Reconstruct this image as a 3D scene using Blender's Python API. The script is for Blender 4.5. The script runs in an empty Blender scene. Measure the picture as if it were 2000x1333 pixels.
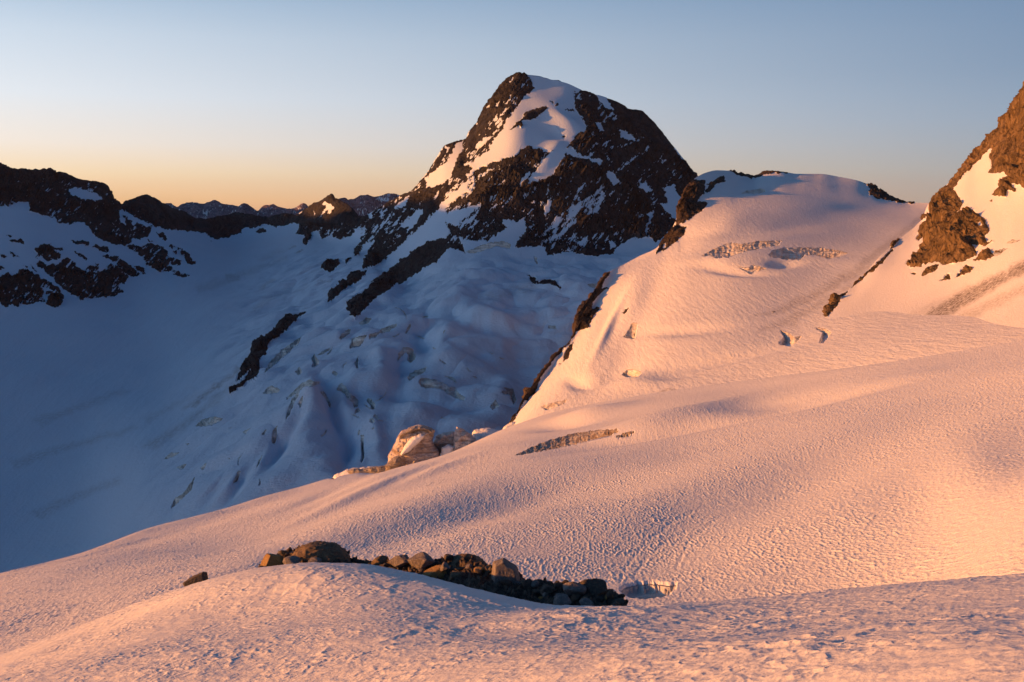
import bpy, math, random, time
import numpy as np
from mathutils import Vector
T0 = time.time()
sc = bpy.context.scene
COL = sc.collection
R = math.radians

# ------------------------------------------------------------------ camera
F = 2144.0                       # focal length in photo pixels (2000 x 1333)
TILT = math.atan((666.5 - 420.0) / F)
cam = bpy.data.cameras.new('camera')
cam.sensor_width = 36.0
cam.lens = 36.0 * F / 2000.0
cam.clip_start = 0.1
cam.clip_end = 90000.0
camo = bpy.data.objects.new('camera', cam)
COL.objects.link(camo)
camo.location = (0, 0, 0)
camo.rotation_euler = (math.pi / 2 - TILT, 0, 0)
sc.camera = camo

# ------------------------------------------------------------------ sun, sky, exposure
SUN_AZ, SUN_EL = -95.0, 6.4      # degrees; azimuth clockwise from the view direction
SD = np.array([math.sin(R(SUN_AZ)) * math.cos(R(SUN_EL)), math.cos(R(SUN_AZ)) * math.cos(R(SUN_EL)), math.sin(R(SUN_EL))])
sl = bpy.data.lights.new('sun', 'SUN')
sl.energy = 5.0
sl.angle = R(0.6)
sl.color = (1.0, 0.352, 0.055)
slo = bpy.data.objects.new('sun', sl)
COL.objects.link(slo)
slo.rotation_euler = Vector(tuple(SD)).to_track_quat('Z', 'Y').to_euler()

w = bpy.data.worlds.new('World')
sc.world = w
w.use_nodes = True
nt = w.node_tree
nt.nodes.clear()
N = nt.nodes.new
L = nt.links.new
out = N('ShaderNodeOutputWorld'); bg = N('ShaderNodeBackground'); L(bg.outputs[0], out.inputs[0])
sky = N('ShaderNodeTexSky'); sky.sky_type = 'NISHITA'; sky.sun_disc = False
sky.sun_elevation = R(SUN_EL); sky.sun_rotation = R(SUN_AZ); sky.altitude = 2000; sky.air_density = 1.0; sky.dust_density = 1.0; sky.ozone_density = 1.5
tc = N('ShaderNodeTexCoord'); sep = N('ShaderNodeSeparateXYZ'); L(tc.outputs['Generated'], sep.inputs[0])
dot = N('ShaderNodeVectorMath'); dot.operation = 'DOT_PRODUCT'; L(tc.outputs['Generated'], dot.inputs[0])
dot.inputs[1].default_value = (math.sin(R(SUN_AZ)), math.cos(R(SUN_AZ)), 0)
def sramp(cols):
    n = N('ShaderNodeValToRGB'); cr = n.color_ramp; cr.interpolation = 'EASE' if False else 'LINEAR'
    while len(cr.elements) > 1: cr.elements.remove(cr.elements[0])
    cr.elements[0].position = cols[0][0]; cr.elements[0].color = (*cols[0][1], 1)
    for p, c in cols[1:]:
        e = cr.elements.new(p); e.color = (*c, 1)
    L(mz.outputs[0], n.inputs[0])
    return n
def s2l(h):
    v = [int(h[i:i + 2], 16) / 255 for i in (0, 2, 4)]
    return tuple(x / 12.92 if x <= 0.04045 else ((x + 0.055) / 1.055) ** 2.4 for x in v)
EXPO = 0.8
K = 2 ** -EXPO
def sc_(h, k=1.0):
    return tuple(x * K * k for x in s2l(h))
mz = N('ShaderNodeMath'); mz.operation = 'MULTIPLY_ADD'; L(sep.outputs[2], mz.inputs[0]); mz.inputs[1].default_value = 1.0; mz.inputs[2].default_value = 0.1
mz.use_clamp = True
b_ = 0.1
rl = sramp([(0.0, sc_('f0a878')), (b_ + 0.0, sc_('ffb67c', 1.05)), (b_ + 0.012, sc_('ffc88c', 1.08)), (b_ + .035, sc_('fde0b6', 1.1)), (b_ + .06, sc_('f2e8dc', 1.1)), (b_ + .10, sc_('e2e9f0', 1.08)), (b_ + .15, sc_('cddceb', 1.05)), (b_ + .2, sc_('a2c0dd')), (b_ + .35, sc_('356696')), (1.0, sc_('0a2b48'))])
rr = sramp([(0.0, sc_('8f8484')), (b_ + 0.0, sc_('a39a97')), (b_ + 0.015, sc_('a5a19f')), (b_ + .04, sc_('9ba4ad')), (b_ + .08, sc_('889eb6')), (b_ + .12, sc_('7792b0')), (b_ + .2, sc_('6787ab')), (b_ + .35, sc_('416c9a')), (b_ + .6, sc_('143c66')), (1.0, sc_('092944'))])
rs = sramp([(0.0, (.7, .32, .14)), (b_, (.95, .48, .22)), (b_ + .05, (.90, .74, .58)), (b_ + .12, (.72, .78, .85)), (b_ + .25, (.42, .58, .80)), (b_ + .42, (.06, .19, .36)), (1.0, sc_('0a2b48'))])
def mrange(a, b):
    m = N('ShaderNodeMapRange'); m.inputs[1].default_value = a; m.inputs[2].default_value = b
    m.interpolation_type = 'SMOOTHSTEP' if False else 'LINEAR'
    L(dot.outputs['Value'], m.inputs[0]); return m
m1 = mrange(-.58, .34); m2 = mrange(.36, 1.0)
x1 = N('ShaderNodeMix'); x1.data_type = 'RGBA'; L(m1.outputs[0], x1.inputs[0]); L(rr.outputs[0], x1.inputs[6]); L(rl.outputs[0], x1.inputs[7])
x2 = N('ShaderNodeMix'); x2.data_type = 'RGBA'; L(m2.outputs[0], x2.inputs[0]); L(x1.outputs[2], x2.inputs[6]); L(rs.outputs[0], x2.inputs[7])
sk = N('ShaderNodeMix'); sk.data_type = 'RGBA'; sk.blend_type = 'MULTIPLY'; sk.inputs[0].default_value = 1; L(sky.outputs[0], sk.inputs[6]); sk.inputs[7].default_value = (.1, .1, .1, 1)
x3 = N('ShaderNodeMix'); x3.data_type = 'RGBA'; x3.inputs[0].default_value = 0.04; L(x2.outputs[2], x3.inputs[6]); L(sk.outputs[2], x3.inputs[7])
L(x3.outputs[2], bg.inputs[0]); bg.inputs[1].default_value = 1.0
sc.view_settings.view_transform = 'Standard'
sc.view_settings.look = 'None'
sc.view_settings.exposure = EXPO
sc.view_settings.gamma = 1.0
sc.cycles.max_bounces = 6
sc.cycles.diffuse_bounces = 4
sc.cycles.use_denoising = True

# ------------------------------------------------------------------ maths helpers
ct, st = math.cos(TILT), math.sin(TILT)
def unproj(px, py, D):
    x = (px - 1000.0) / F * D; y = (666.5 - py) / F * D
    return np.stack([x, D * ct + y * st, y * ct - D * st], -1)
def proj(P):
    x, Y, Z = P[..., 0], P[..., 1], P[..., 2]
    D = Y * ct - Z * st; y = Y * st + Z * ct
    D = np.maximum(D, 0.5)
    return 1000 + x / D * F, 666.5 - y / D * F, D
def pchip(x, y, xi):
    x = np.asarray(x, float); y = np.asarray(y, float); h = np.diff(x); d = np.diff(y) / h
    m = np.zeros_like(y)
    if len(x) > 2:
        w1 = 2 * h[1:] + h[:-1]; w2 = h[1:] + 2 * h[:-1]
        ok = d[1:] * d[:-1] > 0
        with np.errstate(all='ignore'):
            m[1:-1] = np.where(ok, (w1 + w2) / (w1 / d[:-1] + w2 / d[1:]), 0)
    m[0], m[-1] = d[0], d[-1]
    k = np.clip(np.searchsorted(x, xi) - 1, 0, len(x) - 2)
    t = (xi - x[k]) / h[k]; hk = h[k]
    t0 = np.clip(t, 0, 1); v = ((2 * t0**3 - 3 * t0**2 + 1) * y[k] + (t0**3 - 2 * t0**2 + t0) * hk * m[k] + (-2 * t0**3 + 3 * t0**2) * y[k + 1] + (t0**3 - t0**2) * hk * m[k + 1])
    return v + np.where(t < 0, t * hk * m[0], 0) + np.where(t > 1, (t - 1) * hk * m[-1], 0)
def catmull(Yk, s):
    """rows Yk (K, n) sampled at s in 0..K-1 with monotone slopes -> (len(s), n)"""
    Kk = len(Yk); d = np.diff(Yk, axis=0); m = np.zeros_like(Yk)
    if Kk > 2:
        a, b = d[:-1], d[1:]
        with np.errstate(all='ignore'):
            m[1:-1] = np.where(a * b > 0, 2 * a * b / (a + b), 0) * 0.5 + np.where(a * b > 0, (a + b) / 2, 0) * 0.5
    m[0], m[-1] = d[0], d[-1]
    k = np.clip(s.astype(int), 0, Kk - 2); t = (s - k)[:, None]
    return (2*t**3 - 3*t**2 + 1) * Yk[k] + (t**3 - 2*t**2 + t) * m[k] + (-2*t**3 + 3*t**2) * Yk[k+1] + (t**3 - t**2) * m[k+1]
_rng = np.random.RandomState(7)
_perm = _rng.permutation(4096).astype(np.int64); _perm = np.concatenate([_perm, _perm])
_g = _rng.normal(size=(4096, 3)); _g /= np.linalg.norm(_g, axis=1)[:, None]; _g = _g.astype(np.float32)
def perlin(P, seed=0):
    P = np.asarray(P); sh = P.shape[:-1]; P = P.reshape(-1, 3) + seed * 17.31
    o = np.empty(len(P), np.float32)
    for a in range(0, len(P), 200000):
        p = P[a:a + 200000]; i = np.floor(p).astype(np.int64); f = (p - i).astype(np.float32); i &= 4095
        u = f * f * f * (f * (f * 6 - 15) + 10); r = 0
        for dx in (0, 1):
            hx = _perm[(i[:, 0] + dx) & 4095]; wx = u[:, 0] if dx else 1 - u[:, 0]
            for dy in (0, 1):
                hy = _perm[(hx + i[:, 1] + dy) & 4095]; wy = u[:, 1] if dy else 1 - u[:, 1]
                for dz in (0, 1):
                    h = _perm[(hy + i[:, 2] + dz) & 4095]; wz = u[:, 2] if dz else 1 - u[:, 2]
                    gr = _g[h]
                    r = r + wx * wy * wz * (gr[:, 0] * (f[:, 0] - dx) + gr[:, 1] * (f[:, 1] - dy) + gr[:, 2] * (f[:, 2] - dz))
        o[a:a + 200000] = r
    return o.reshape(sh) * 1.5
def fbm(P, oct=4, seed=0, gain=.5):
    v = 0; a = 1.0; P = np.asarray(P)
    for k in range(oct):
        v = v + a * perlin(P * (2.03 ** k), seed + k); a *= gain
    return v
def ridged(P, oct=5, seed=0, gain=.55):
    v = 0; a = 1.0; wgt = 1.0; P = np.asarray(P)
    for k in range(oct):
        n = 1 - np.abs(perlin(P * (2.07 ** k), seed + k)) * 1.6
        n = n * n * wgt; wgt = np.clip(n * 1.6, 0, 1)
        v = v + a * n; a *= gain
    return v - 1.0
def hash2(i, j, s):
    h = _perm[(i + s * 57) & 4095]; h = _perm[(h + j) & 4095]; return h
_u = _rng.rand(4096, 2).astype(np.float32)
def worley(x, y, s=0):
    """F1, F2 of a jittered lattice"""
    i0 = np.floor(x).astype(np.int64); j0 = np.floor(y).astype(np.int64)
    f1 = np.full(x.shape, 9.0, np.float32); f2 = f1.copy()
    for di in (-1, 0, 1):
        for dj in (-1, 0, 1):
            h = hash2(i0 + di, j0 + dj, s); q = _u[h]
            d = np.hypot(i0 + di + q[..., 0] - x, j0 + dj + q[..., 1] - y).astype(np.float32)
            f2 = np.minimum(f2, np.maximum(f1, d)); f1 = np.minimum(f1, d)
    return f1, f2
def sstep(a, b, x):
    t = np.clip((x - a) / (b - a), 0, 1); return t * t * (3 - 2 * t)
def sdf(poly, X, Y, margin=14):
    """signed distance in photo pixels, positive inside; -margin away from it"""
    poly = np.asarray(poly, float); x0, y0 = poly.min(0) - margin; x1, y1 = poly.max(0) + margin
    o = np.full(X.shape, -float(margin), np.float32)
    sel = (X > x0) & (X < x1) & (Y > y0) & (Y < y1)
    if not sel.any(): return o
    x = X[sel]; y = Y[sel]; ins = np.zeros(x.shape, bool); d2 = np.full(x.shape, 1e9)
    for k in range(len(poly)):
        ax, ay = poly[k - 1]; bx, by = poly[k]
        c = ((ay > y) != (by > y))
        if by != ay: ins ^= c & (x < (bx - ax) * (y - ay) / (by - ay) + ax)
        ex, ey = bx - ax, by - ay; l2 = ex * ex + ey * ey + 1e-9
        t = np.clip(((x - ax) * ex + (y - ay) * ey) / l2, 0, 1)
        d2 = np.minimum(d2, (x - ax - t * ex) ** 2 + (y - ay - t * ey) ** 2)
    d = np.sqrt(d2); o[sel] = np.where(ins, d, -np.minimum(d, margin)); return o
def zf(x0, y0, s, pts):
    return [(x0 + a / s, y0 + b / s) for a, b in pts]
def normals(P):
    du = np.gradient(P, axis=1); dv = np.gradient(P, axis=0)
    n = np.cross(du, dv).astype(float); n /= np.linalg.norm(n, axis=-1)[..., None] + 1e-9
    return n

# ------------------------------------------------------------------ object helpers
def tag(o, label=None, cat=None, group=None, kind=None):
    if label: o['label'] = label
    if cat: o['category'] = cat
    if group: o['group'] = group
    if kind: o['kind'] = kind
    return o
def mesh_from(name, V, Q, mat, attrs=None, nrm=None, smooth=True, parent=None):
    me = bpy.data.meshes.new(name)
    V = np.ascontiguousarray(V, np.float32); Q = np.ascontiguousarray(Q, np.int32); n, k = Q.shape
    me.vertices.add(len(V)); me.vertices.foreach_set('co', V.ravel())
    me.loops.add(n * k); me.loops.foreach_set('vertex_index', Q.ravel())
    me.polygons.add(n); me.polygons.foreach_set('loop_start', np.arange(0, n * k, k, dtype=np.int32))
    me.polygons.foreach_set('loop_total', np.full(n, k, np.int32))
    me.polygons.foreach_set('use_smooth', np.full(n, smooth, bool))
    me.update(calc_edges=True); me.materials.append(mat)
    for a, v in (attrs or {}).items():
        at = me.attributes.new(a, 'FLOAT', 'POINT'); at.data.foreach_set('value', np.ascontiguousarray(v, np.float32).ravel())
    if nrm is not None:
        me.normals_split_custom_set_from_vertices(np.ascontiguousarray(nrm, np.float32))
    o = bpy.data.objects.new(name, me); COL.objects.link(o)
    if parent: o.parent = parent
    return o

def biggest(mask):
    """the largest connected patch of a 2-D boolean mask"""
    ys, xs = np.nonzero(mask)
    if len(ys) == 0: return mask
    a, b, c, d = ys.min(), ys.max() + 1, xs.min(), xs.max() + 1; m = mask[a:b, c:d]
    lab = np.where(m, np.arange(1, m.size + 1).reshape(m.shape), 0)
    for _ in range(4000):
        o = lab.copy()
        for ax in (0, 1):
            for rev in (1, -1):
                # running maximum inside runs of the mask
                L_ = lab if ax == 0 else lab.T; mm = m if ax == 0 else m.T
                L_ = L_[::rev]; mm = mm[::rev]; acc = np.zeros_like(L_[0])
                for r in range(L_.shape[0]):
                    acc = np.where(mm[r], np.maximum(L_[r], acc), 0); L_[r] = acc
        if (o == lab).all(): break
    v, n_ = np.unique(lab[lab > 0], return_counts=True); out_ = np.zeros_like(mask); out_[a:b, c:d] = lab == v[n_.argmax()]
    return out_

class Sheet:
    """a terrain sheet lofted between contour lines; each line is a list of (px, py, distance)"""
    def __init__(s, rows, a, b, ncol, nrow, back=0.25, steep=0.8, nback=24, smooth=0, wts=None, rblur=45, soft=None):
        s.px = np.linspace(a, b, ncol)
        Yk = np.stack([pchip([p[0] for p in r], [p[1] for p in r], s.px) for r in rows])
        Dk = np.stack([pchip([p[0] for p in r], [math.log(p[2]) for p in r], s.px) for r in rows])
        Kk = len(rows); t = np.linspace(0, 1, nrow)
        def blur(a, px):
            k = max(1, int(px / (s.px[1] - s.px[0]))); w_ = np.hanning(2 * k + 3)[1:-1]; w_ /= w_.sum()
            e = np.concatenate([2 * a[0] - a[k:0:-1], a, 2 * a[-1] - a[-2:-k - 2:-1]]); return np.convolve(e, w_, 'valid')
        for i_ in range(Kk):
            if i_ < Kk - 1: Yk[i_] = blur(Yk[i_], rblur); Dk[i_] = blur(Dk[i_], rblur)
            else: Dk[i_] = blur(Dk[i_], rblur * .5)
        if wts is None:
            wts = np.abs(np.diff(Yk, axis=0)).mean(1) + 15
        cw = np.concatenate([[0.0], np.cumsum(wts)]); cw = cw / cw[-1]
        ss = np.interp(t, cw, np.arange(Kk))
        Y = catmull(Yk, ss); D = np.exp(catmull(Dk, ss))
        if soft is not None:      # keep the jagged skyline out of the ground in front of it
            r_, xa, xb = soft; Yb = np.stack([blur(y_, r_) for y_ in Yk]); Db = np.stack([blur(y_, r_) for y_ in Dk])
            wt = (1 - sstep(.90, 1.0, t)[:, None]) * sstep(xa, xb, s.px)[None]
            Y = Y + wt * (catmull(Yb, ss) - Y); D = D * np.exp(wt * (catmull(Db, ss) - np.log(D)))
        for _ in range(smooth):
            for A in (Y, D):
                A[1:-1] = (A[:-2] + 2 * A[1:-1] + A[2:]) / 4
        s.nf = nrow; s.t = t; s.D0 = D
        X = np.broadcast_to(s.px, Y.shape)
        P = unproj(X, Y, D)
        # behind the crest the ground falls away
        c = P[-1].astype(float); hd = c[:, :2] / np.linalg.norm(c[:, :2], axis=1)[:, None]
        dist = D[-1] * back; q = np.linspace(0, 1, nback + 1)[1:] ** 1.6
        B = np.zeros((nback, ncol, 3)); dd = q[:, None] * dist[None]
        B[..., :2] = c[None, :, :2] + hd[None] * dd[..., None]
        sl0 = (c[:, 2] / np.linalg.norm(c[:, :2], axis=1))[None]
        B[..., 2] = c[None, :, 2] + sl0 * dd - steep * dd * dd / (dd + 0.12 * dist[None] + 1e-6)
        s.P = np.concatenate([P, B], 0); s.n = s.P.shape[0]; s.m = ncol
        s.front = np.zeros((s.n, s.m), bool); s.front[:nrow] = True
        s.f = np.concatenate([t, np.full(nback, 1.0)])[:, None] * np.ones((1, ncol))   # 0 near, 1 crest
        s.attr = {}
        s.reproject()
    def reproject(s):
        s.X, s.Y, s.D = proj(s.P)
    def bump(s, *feat):
        """feat: px, py, rx, ry, angle, metres"""
        for px, py, rx, ry, an, am in feat:
            ca, sa = math.cos(R(an)), math.sin(R(an)); dx, dy = s.X - px, s.Y - py
            u = (dx * ca + dy * sa) / rx; v = (-dx * sa + dy * ca) / ry
            e = np.exp(-(u * u + v * v)); e[s.nf:] = e[s.nf - 1][None]
            s.P[..., 2] += am * e
        s.reproject()
    def lift(s, dz):
        s.P[..., 2] += dz; s.reproject()
    def warp(s, amp, size):
        q = np.stack([s.X / size, s.Y / size, s.X * 0], -1)
        return s.X + amp * fbm(q, 4, 3, .6), s.Y + amp * fbm(q, 4, 9, .6)
    def emit(s, name, sel, mat, parent=None):
        """sel: bool per quad -> one mesh"""
        n, m = s.n, s.m; idx = np.arange(n * m).reshape(n, m)
        Q = np.stack([idx[:-1, :-1], idx[:-1, 1:], idx[1:, 1:], idx[1:, :-1]], -1)[sel]
        used, inv = np.unique(Q, return_inverse=True)
        V = s.P.reshape(-1, 3)[used]; Nn = s.N.reshape(-1, 3)[used]
        at = {k: v.reshape(-1)[used] for k, v in s.attr.items()}
        return mesh_from(name, V, inv.reshape(Q.shape), mat, at, Nn, True, parent)
    def quad(s, vmask):
        return (vmask[:-1, :-1].astype(int) + vmask[1:, :-1] + vmask[:-1, 1:] + vmask[1:, 1:]) >= 2
    def finish(s):
        s.N = normals(s.P)

# ------------------------------------------------------------------ materials
def terrain_mat(name, size, rock=(.10, .085, .075), rock2=(.045, .04, .038), snow=(.80, .82, .86), grain=0.35, flute=0.0, flsc=(1, 1, 1), rbump=1.0, warm=(.33, .24, .15), ice=((.28, .28, .27), (.58, .61, .62), (.15, .14, .12))):
    """snow, rock, dirty ice and grit mixed by mesh attributes; size = detail size in metres"""
    m = bpy.data.materials.new(name); m.use_nodes = True; nt = m.node_tree; n = nt.nodes; l = nt.links.new
    p = n['Principled BSDF']; p.inputs['Specular IOR Level'].default_value = 0.15
    g = n.new('ShaderNodeNewGeometry'); pos = g.outputs['Position']
    def noise(scale, det=6, rough=.6, src=pos, dist=0):
        q = n.new('ShaderNodeTexNoise'); q.inputs['Scale'].default_value = scale; q.inputs['Detail'].default_value = det; q.inputs['Roughness'].default_value = rough
        q.inputs['Distortion'].default_value = dist; l(src, q.inputs['Vector']); return q.outputs[0]
    def attr(a):
        q = n.new('ShaderNodeAttribute'); q.attribute_name = a; return q.outputs['Fac']
    def mth(op, a, b=None, c=None, clamp=False):
        q = n.new('ShaderNodeMath'); q.operation = op; q.use_clamp = clamp
        for k, v in enumerate((a, b, c)):
            if v is None: continue
            if isinstance(v, (int, float)): q.inputs[k].default_value = v
            else: l(v, q.inputs[k])
        return q.outputs[0]
    def mr(v, a, b, c=0, d=1):
        q = n.new('ShaderNodeMapRange'); l(v, q.inputs[0])
        for k, x in enumerate((a, b, c, d)): q.inputs[k + 1].default_value = x
        return q.outputs[0]
    def mixc(f, a, b):
        q = n.new('ShaderNodeMix'); q.data_type = 'RGBA'
        for k, v in ((0, f), (6, a), (7, b)):
            if isinstance(v, tuple): q.inputs[k].default_value = (*v, 1)
            elif isinstance(v, (int, float)): q.inputs[k].default_value = v
            else: l(v, q.inputs[k])
        return q.outputs[2]
    # rock
    mp = n.new('ShaderNodeMapping'); l(pos, mp.inputs[0]); mp.inputs[3].default_value = (1, 1, .45); vpos = mp.outputs[0]
    n1 = noise(1 / (14 * size), 8, .65, vpos); n2 = noise(1 / (3.2 * size), 6, .7, vpos, .4)
    vo = n.new('ShaderNodeTexVoronoi'); vo.feature = 'DISTANCE_TO_EDGE'; vo.inputs['Scale'].default_value = 1 / (9 * size)
    ad = n.new('ShaderNodeVectorMath'); ad.operation = 'MULTIPLY_ADD'
    nv = n.new('ShaderNodeTexNoise'); nv.inputs['Scale'].default_value = 1 / (8 * size); nv.inputs['Detail'].default_value = 4; l(pos, nv.inputs['Vector'])
    l(nv.outputs[1], ad.inputs[0]); ad.inputs[1].default_value = (9 * size,) * 3; l(vpos, ad.inputs[2]); l(ad.outputs[0], vo.inputs['Vector'])
    crack = mr(vo.outputs['Distance'], 0.0, .12)
    rc = mixc(mr(n1, .35, .65), rock2, rock)
    rc = mixc(mr(n2, .52, .75), rc, warm)
    rc = mixc(mth('MULTIPLY', mth('SUBTRACT', 1.0, crack), .6), rc, tuple(x * .45 for x in rock2))
    # snow
    sn = noise(1 / (60 * size), 5, .6); sc2 = mixc(mr(sn, .3, .7, 0, .5), snow, tuple(x * k for x, k in zip(snow, (.90, .90, .93))))
    # grit streaks
    dn = noise(1 / (2.2 * size), 5, .75)
    dirt = mth('MULTIPLY', attr('dirt'), mr(dn, .36, .62), None, True)
    sc2 = mixc(dirt, sc2, (.13, .10, .075))
    # ice
    mi = n.new('ShaderNodeMapping'); l(pos, mi.inputs[0]); mi.inputs[2].default_value = (.12, .2, 0); mi.inputs[3].default_value = (.07, .07, .55)
    st_n = noise(1 / size, 6, .6, mi.outputs[0], .3)
    ic = mixc(mr(st_n, .40, .62), ice[0], ice[1])
    ic = mixc(mr(n2, .50, .74, 0, .7), ic, ice[2])
    ra = attr('rock'); fine = noise(1 / (2.5 * size), 5, .7)
    rm = mr(mth('ADD', ra, mth('MULTIPLY', mth('SUBTRACT', fine, .5), .55)), .44, .56)
    im = mr(mth('ADD', attr('ice'), mth('MULTIPLY', mth('SUBTRACT', fine, .5), .7)), .4, .62)
    c = mixc(im, sc2, ic); c = mixc(rm, c, rc); l(c, p.inputs['Base Color'])
    rr_ = mr(rm, 0, 1, .62, .85); l(rr_, p.inputs['Roughness'])
    # relief
    hr = mth('ADD', mth('MULTIPLY', n1, 4.0), mth('ADD', mth('MULTIPLY', n2, 1.6), mth('MULTIPLY', crack, .6)))
    hr = mth('MULTIPLY', hr, size * 1.6 * rbump)
    gs = noise(1 / (1.6 * size), 4, .7)
    hs = mth('MULTIPLY', gs, size * grain)
    if flute:
        m2 = n.new('ShaderNodeMapping'); l(pos, m2.inputs[0]); m2.inputs[3].default_value = flsc
        hs = mth('ADD', hs, mth('MULTIPLY', noise(1 / size, 4, .6, m2.outputs[0]), flute * size))
    hi = mth('MULTIPLY', mth('ADD', mth('MULTIPLY', st_n, 1.6), mth('MULTIPLY', n2, .5)), size)
    h = n.new('ShaderNodeMix'); l(im, h.inputs[0]); l(hs, h.inputs[2]); l(hi, h.inputs[3])
    h2 = n.new('ShaderNodeMix'); l(rm, h2.inputs[0]); l(h.outputs[0], h2.inputs[2]); l(hr, h2.inputs[3])
    bp = n.new('ShaderNodeBump'); bp.inputs['Strength'].default_value = 1; bp.inputs['Distance'].default_value = 1; l(h2.outputs[0], bp.inputs['Height'])
    l(bp.outputs[0], p.inputs['Normal'])
    return m
print('T setup', time.time() - T0)

# ------------------------------------------------------------------ traced outlines (photo pixels)
Z1 = lambda p: zf(0, 300, 2.857, p)
Z2 = lambda p: zf(620, 120, 2.564, p)
Z3 = lambda p: zf(1250, 150, 2.667, p)
Z4 = lambda p: zf(280, 580, 2.597, p)
Z6 = lambda p: zf(960, 520, 2.7027, p)
ZL = lambda p: zf(0, 300, 4.1667, p)
ZM = lambda p: zf(440, 360, 4.762, p)
ZI = lambda p: zf(560, 620, 4.0, p)
ZC = lambda p: zf(960, 500, 3.81, p)
ZR = lambda p: zf(1700, 160, 3.333, p)

def detail(sh, rocks, snows=(), ices=(), dirts=(), rock_amp=.008, wave=.07, proud=.0022, warp=3.6, wsize=9, ice_depth=.004, breakup=(), vstretch=.36, seed=0, keep=(), crest_hold=0.0, backrock=None):
    """turn traced outlines into relief and material attributes; returns the winning rock outline per vertex"""
    Xw, Yw = sh.warp(warp, wsize)
    n1 = None
    best = np.full(sh.X.shape, -14.0, np.float32); own = np.zeros(sh.X.shape, int)
    for k, (nm, poly) in enumerate(rocks):
        d = sdf(poly, Xw, Yw); m = d > best; best = np.where(m, d, best); own[m & (d > -0.5)] = k + 1
    full = best.copy()
    sn = np.full(sh.X.shape, -14.0, np.float32)
    for p in snows:
        sn = np.maximum(sn, sdf(p, Xw, Yw))
    q = np.stack([(sh.X + sh.Y * .9) / 9, (sh.X - sh.Y) / 30, sh.X * 0], -1); br = fbm(q, 4, 21, .75)
    for p, thr in breakup:
        d = sdf(p, Xw, Yw); sn = np.maximum(sn, np.minimum(d, (br - thr) * 9))
    rk = np.minimum(best, -sn)
    for p in keep: rk = np.maximum(rk, sdf(p, Xw, Yw))
    rm = sstep(-1.0, 1.0, rk)
    if backrock is not None:
        rm[sh.nf:] = backrock[None, :] if np.ndim(backrock) else backrock
    sh.finish()
    A = sh.D0[:1].mean() * 0 + np.clip(sh.D, 20, 6000)
    Dm = A
    S = np.array([1., 1., vstretch])
    Dref = float(np.median(Dm[:sh.nf][rm[:sh.nf] > .5])) if (rm[:sh.nf] > .5).any() else float(np.median(Dm))
    wl = wave * Dref
    sel = rm > 0.01
    if sel.any():
        Q = sh.P[sel] * S
        wob = np.stack([fbm(Q / (wl * .7), 2, 31), fbm(Q / (wl * .7), 2, 41), fbm(Q / (wl * .7), 2, 51)], -1)
        r = ridged(Q / wl + wob * .35, 6, seed, .55) * 1.35 + .38 * ridged(Q / (wl * .23) + wob, 5, seed + 9, .6) + .5
        # broad planar facets
        fc = Q / (wl * .8) + wob * .5; r = r + .5 * np.abs(perlin(fc, seed + 20)) - .5 * np.abs(perlin(fc * 2.1, seed + 21))
        # tilted rock bedding breaks the faces into steps
        bd = Q @ np.array([.35, .25, .9]) / (wl * .16) + fbm(Q / (wl * .5), 3, seed + 5) * 1.2
        stp = (bd - np.floor(bd)); r = r + .18 * (sstep(0, .75, stp) - stp)
        inner = sstep(0, 26, rk[sel]); pr = sstep(-1, 8, rk[sel])
        amp = rock_amp * Dref
        amp = amp * (1 - crest_hold * sstep(.93, 1, sh.f[sel]))
        disp = amp * r * (.16 + .84 * inner) + proud * Dref * pr * (.5 + .5 * inner)
        nn = sh.N[sel].copy()
        sh.P[sel] += nn * (disp * rm[sel])[:, None]
    ice = np.zeros(sh.X.shape, np.float32); iown = np.zeros(sh.X.shape, int); ix, iy = sh.warp(1.3, 7)
    for k, it in enumerate(ices):
        poly, sgn = (it[1], it[2] if len(it) > 2 else 1.0)
        d = sdf(poly, ix, iy, 10); mm = sstep(-.8, .8, d); ice = np.maximum(ice, mm * min(1.0, abs(sgn) + .3)); iown[d > 0] = k + 1
        # an ice wall: the snow below the upper lip drops away towards the lower lip
        p = np.asarray(poly, float); xs = np.linspace(p[:, 0].min(), p[:, 0].max(), 60); top = np.full(60, 1e9); bot = np.full(60, -1e9)
        for a_ in range(len(p)):
            (ax_, ay_), (bx_, by_) = p[a_ - 1], p[a_]
            if ax_ == bx_: continue
            m_ = (xs >= min(ax_, bx_)) & (xs <= max(ax_, bx_)); v_ = ay_ + (xs - ax_) * (by_ - ay_) / (bx_ - ax_)
            top[m_] = np.minimum(top[m_], v_[m_]); bot[m_] = np.maximum(bot[m_], v_[m_])
        ins = d > -1.5
        if not ins.any(): continue
        t_ = np.interp(ix[ins], xs, top); b2 = np.interp(ix[ins], xs, bot); fr = np.clip((iy[ins] - t_) / np.maximum(b2 - t_, 1.5), 0, 1)
        hh = np.minimum(b2 - t_, 30); dep = .75 * hh * sh.D[ins] / F * fr * (1 + 1.6 * sstep(.62, .95, fr)) * sstep(-1.0, 1.5, d[ins]) * sgn
        sh.P[..., 2][ins] -= dep
    if ices:
        s_ = ice > .3
        Q = sh.P[s_]; wi = .008 * float(np.median(Dm[s_])) if s_.any() else 1
        if s_.any():
            sh.P[s_] += sh.N[s_] * ((ridged(Q * np.array([1., 1., .4]) / wi, 3, seed + 70) * .07 * wi)[:, None]) * ice[s_][:, None]
    dirt = np.zeros(sh.X.shape, np.float32); dx_, dy_ = sh.warp(5, 30)
    for poly, f, k in dirts:
        dirt = np.maximum(dirt, k * sstep(-f, f, sdf(poly, dx_, dy_, max(14, f + 2))))
    sh.attr = {'rock': rm, 'ice': ice, 'dirt': dirt}
    sh.own = np.where(rk > -14, own, 0); sh.iown = iown; sh.full = full; sh.rk = rk
    sh.finish()
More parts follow.
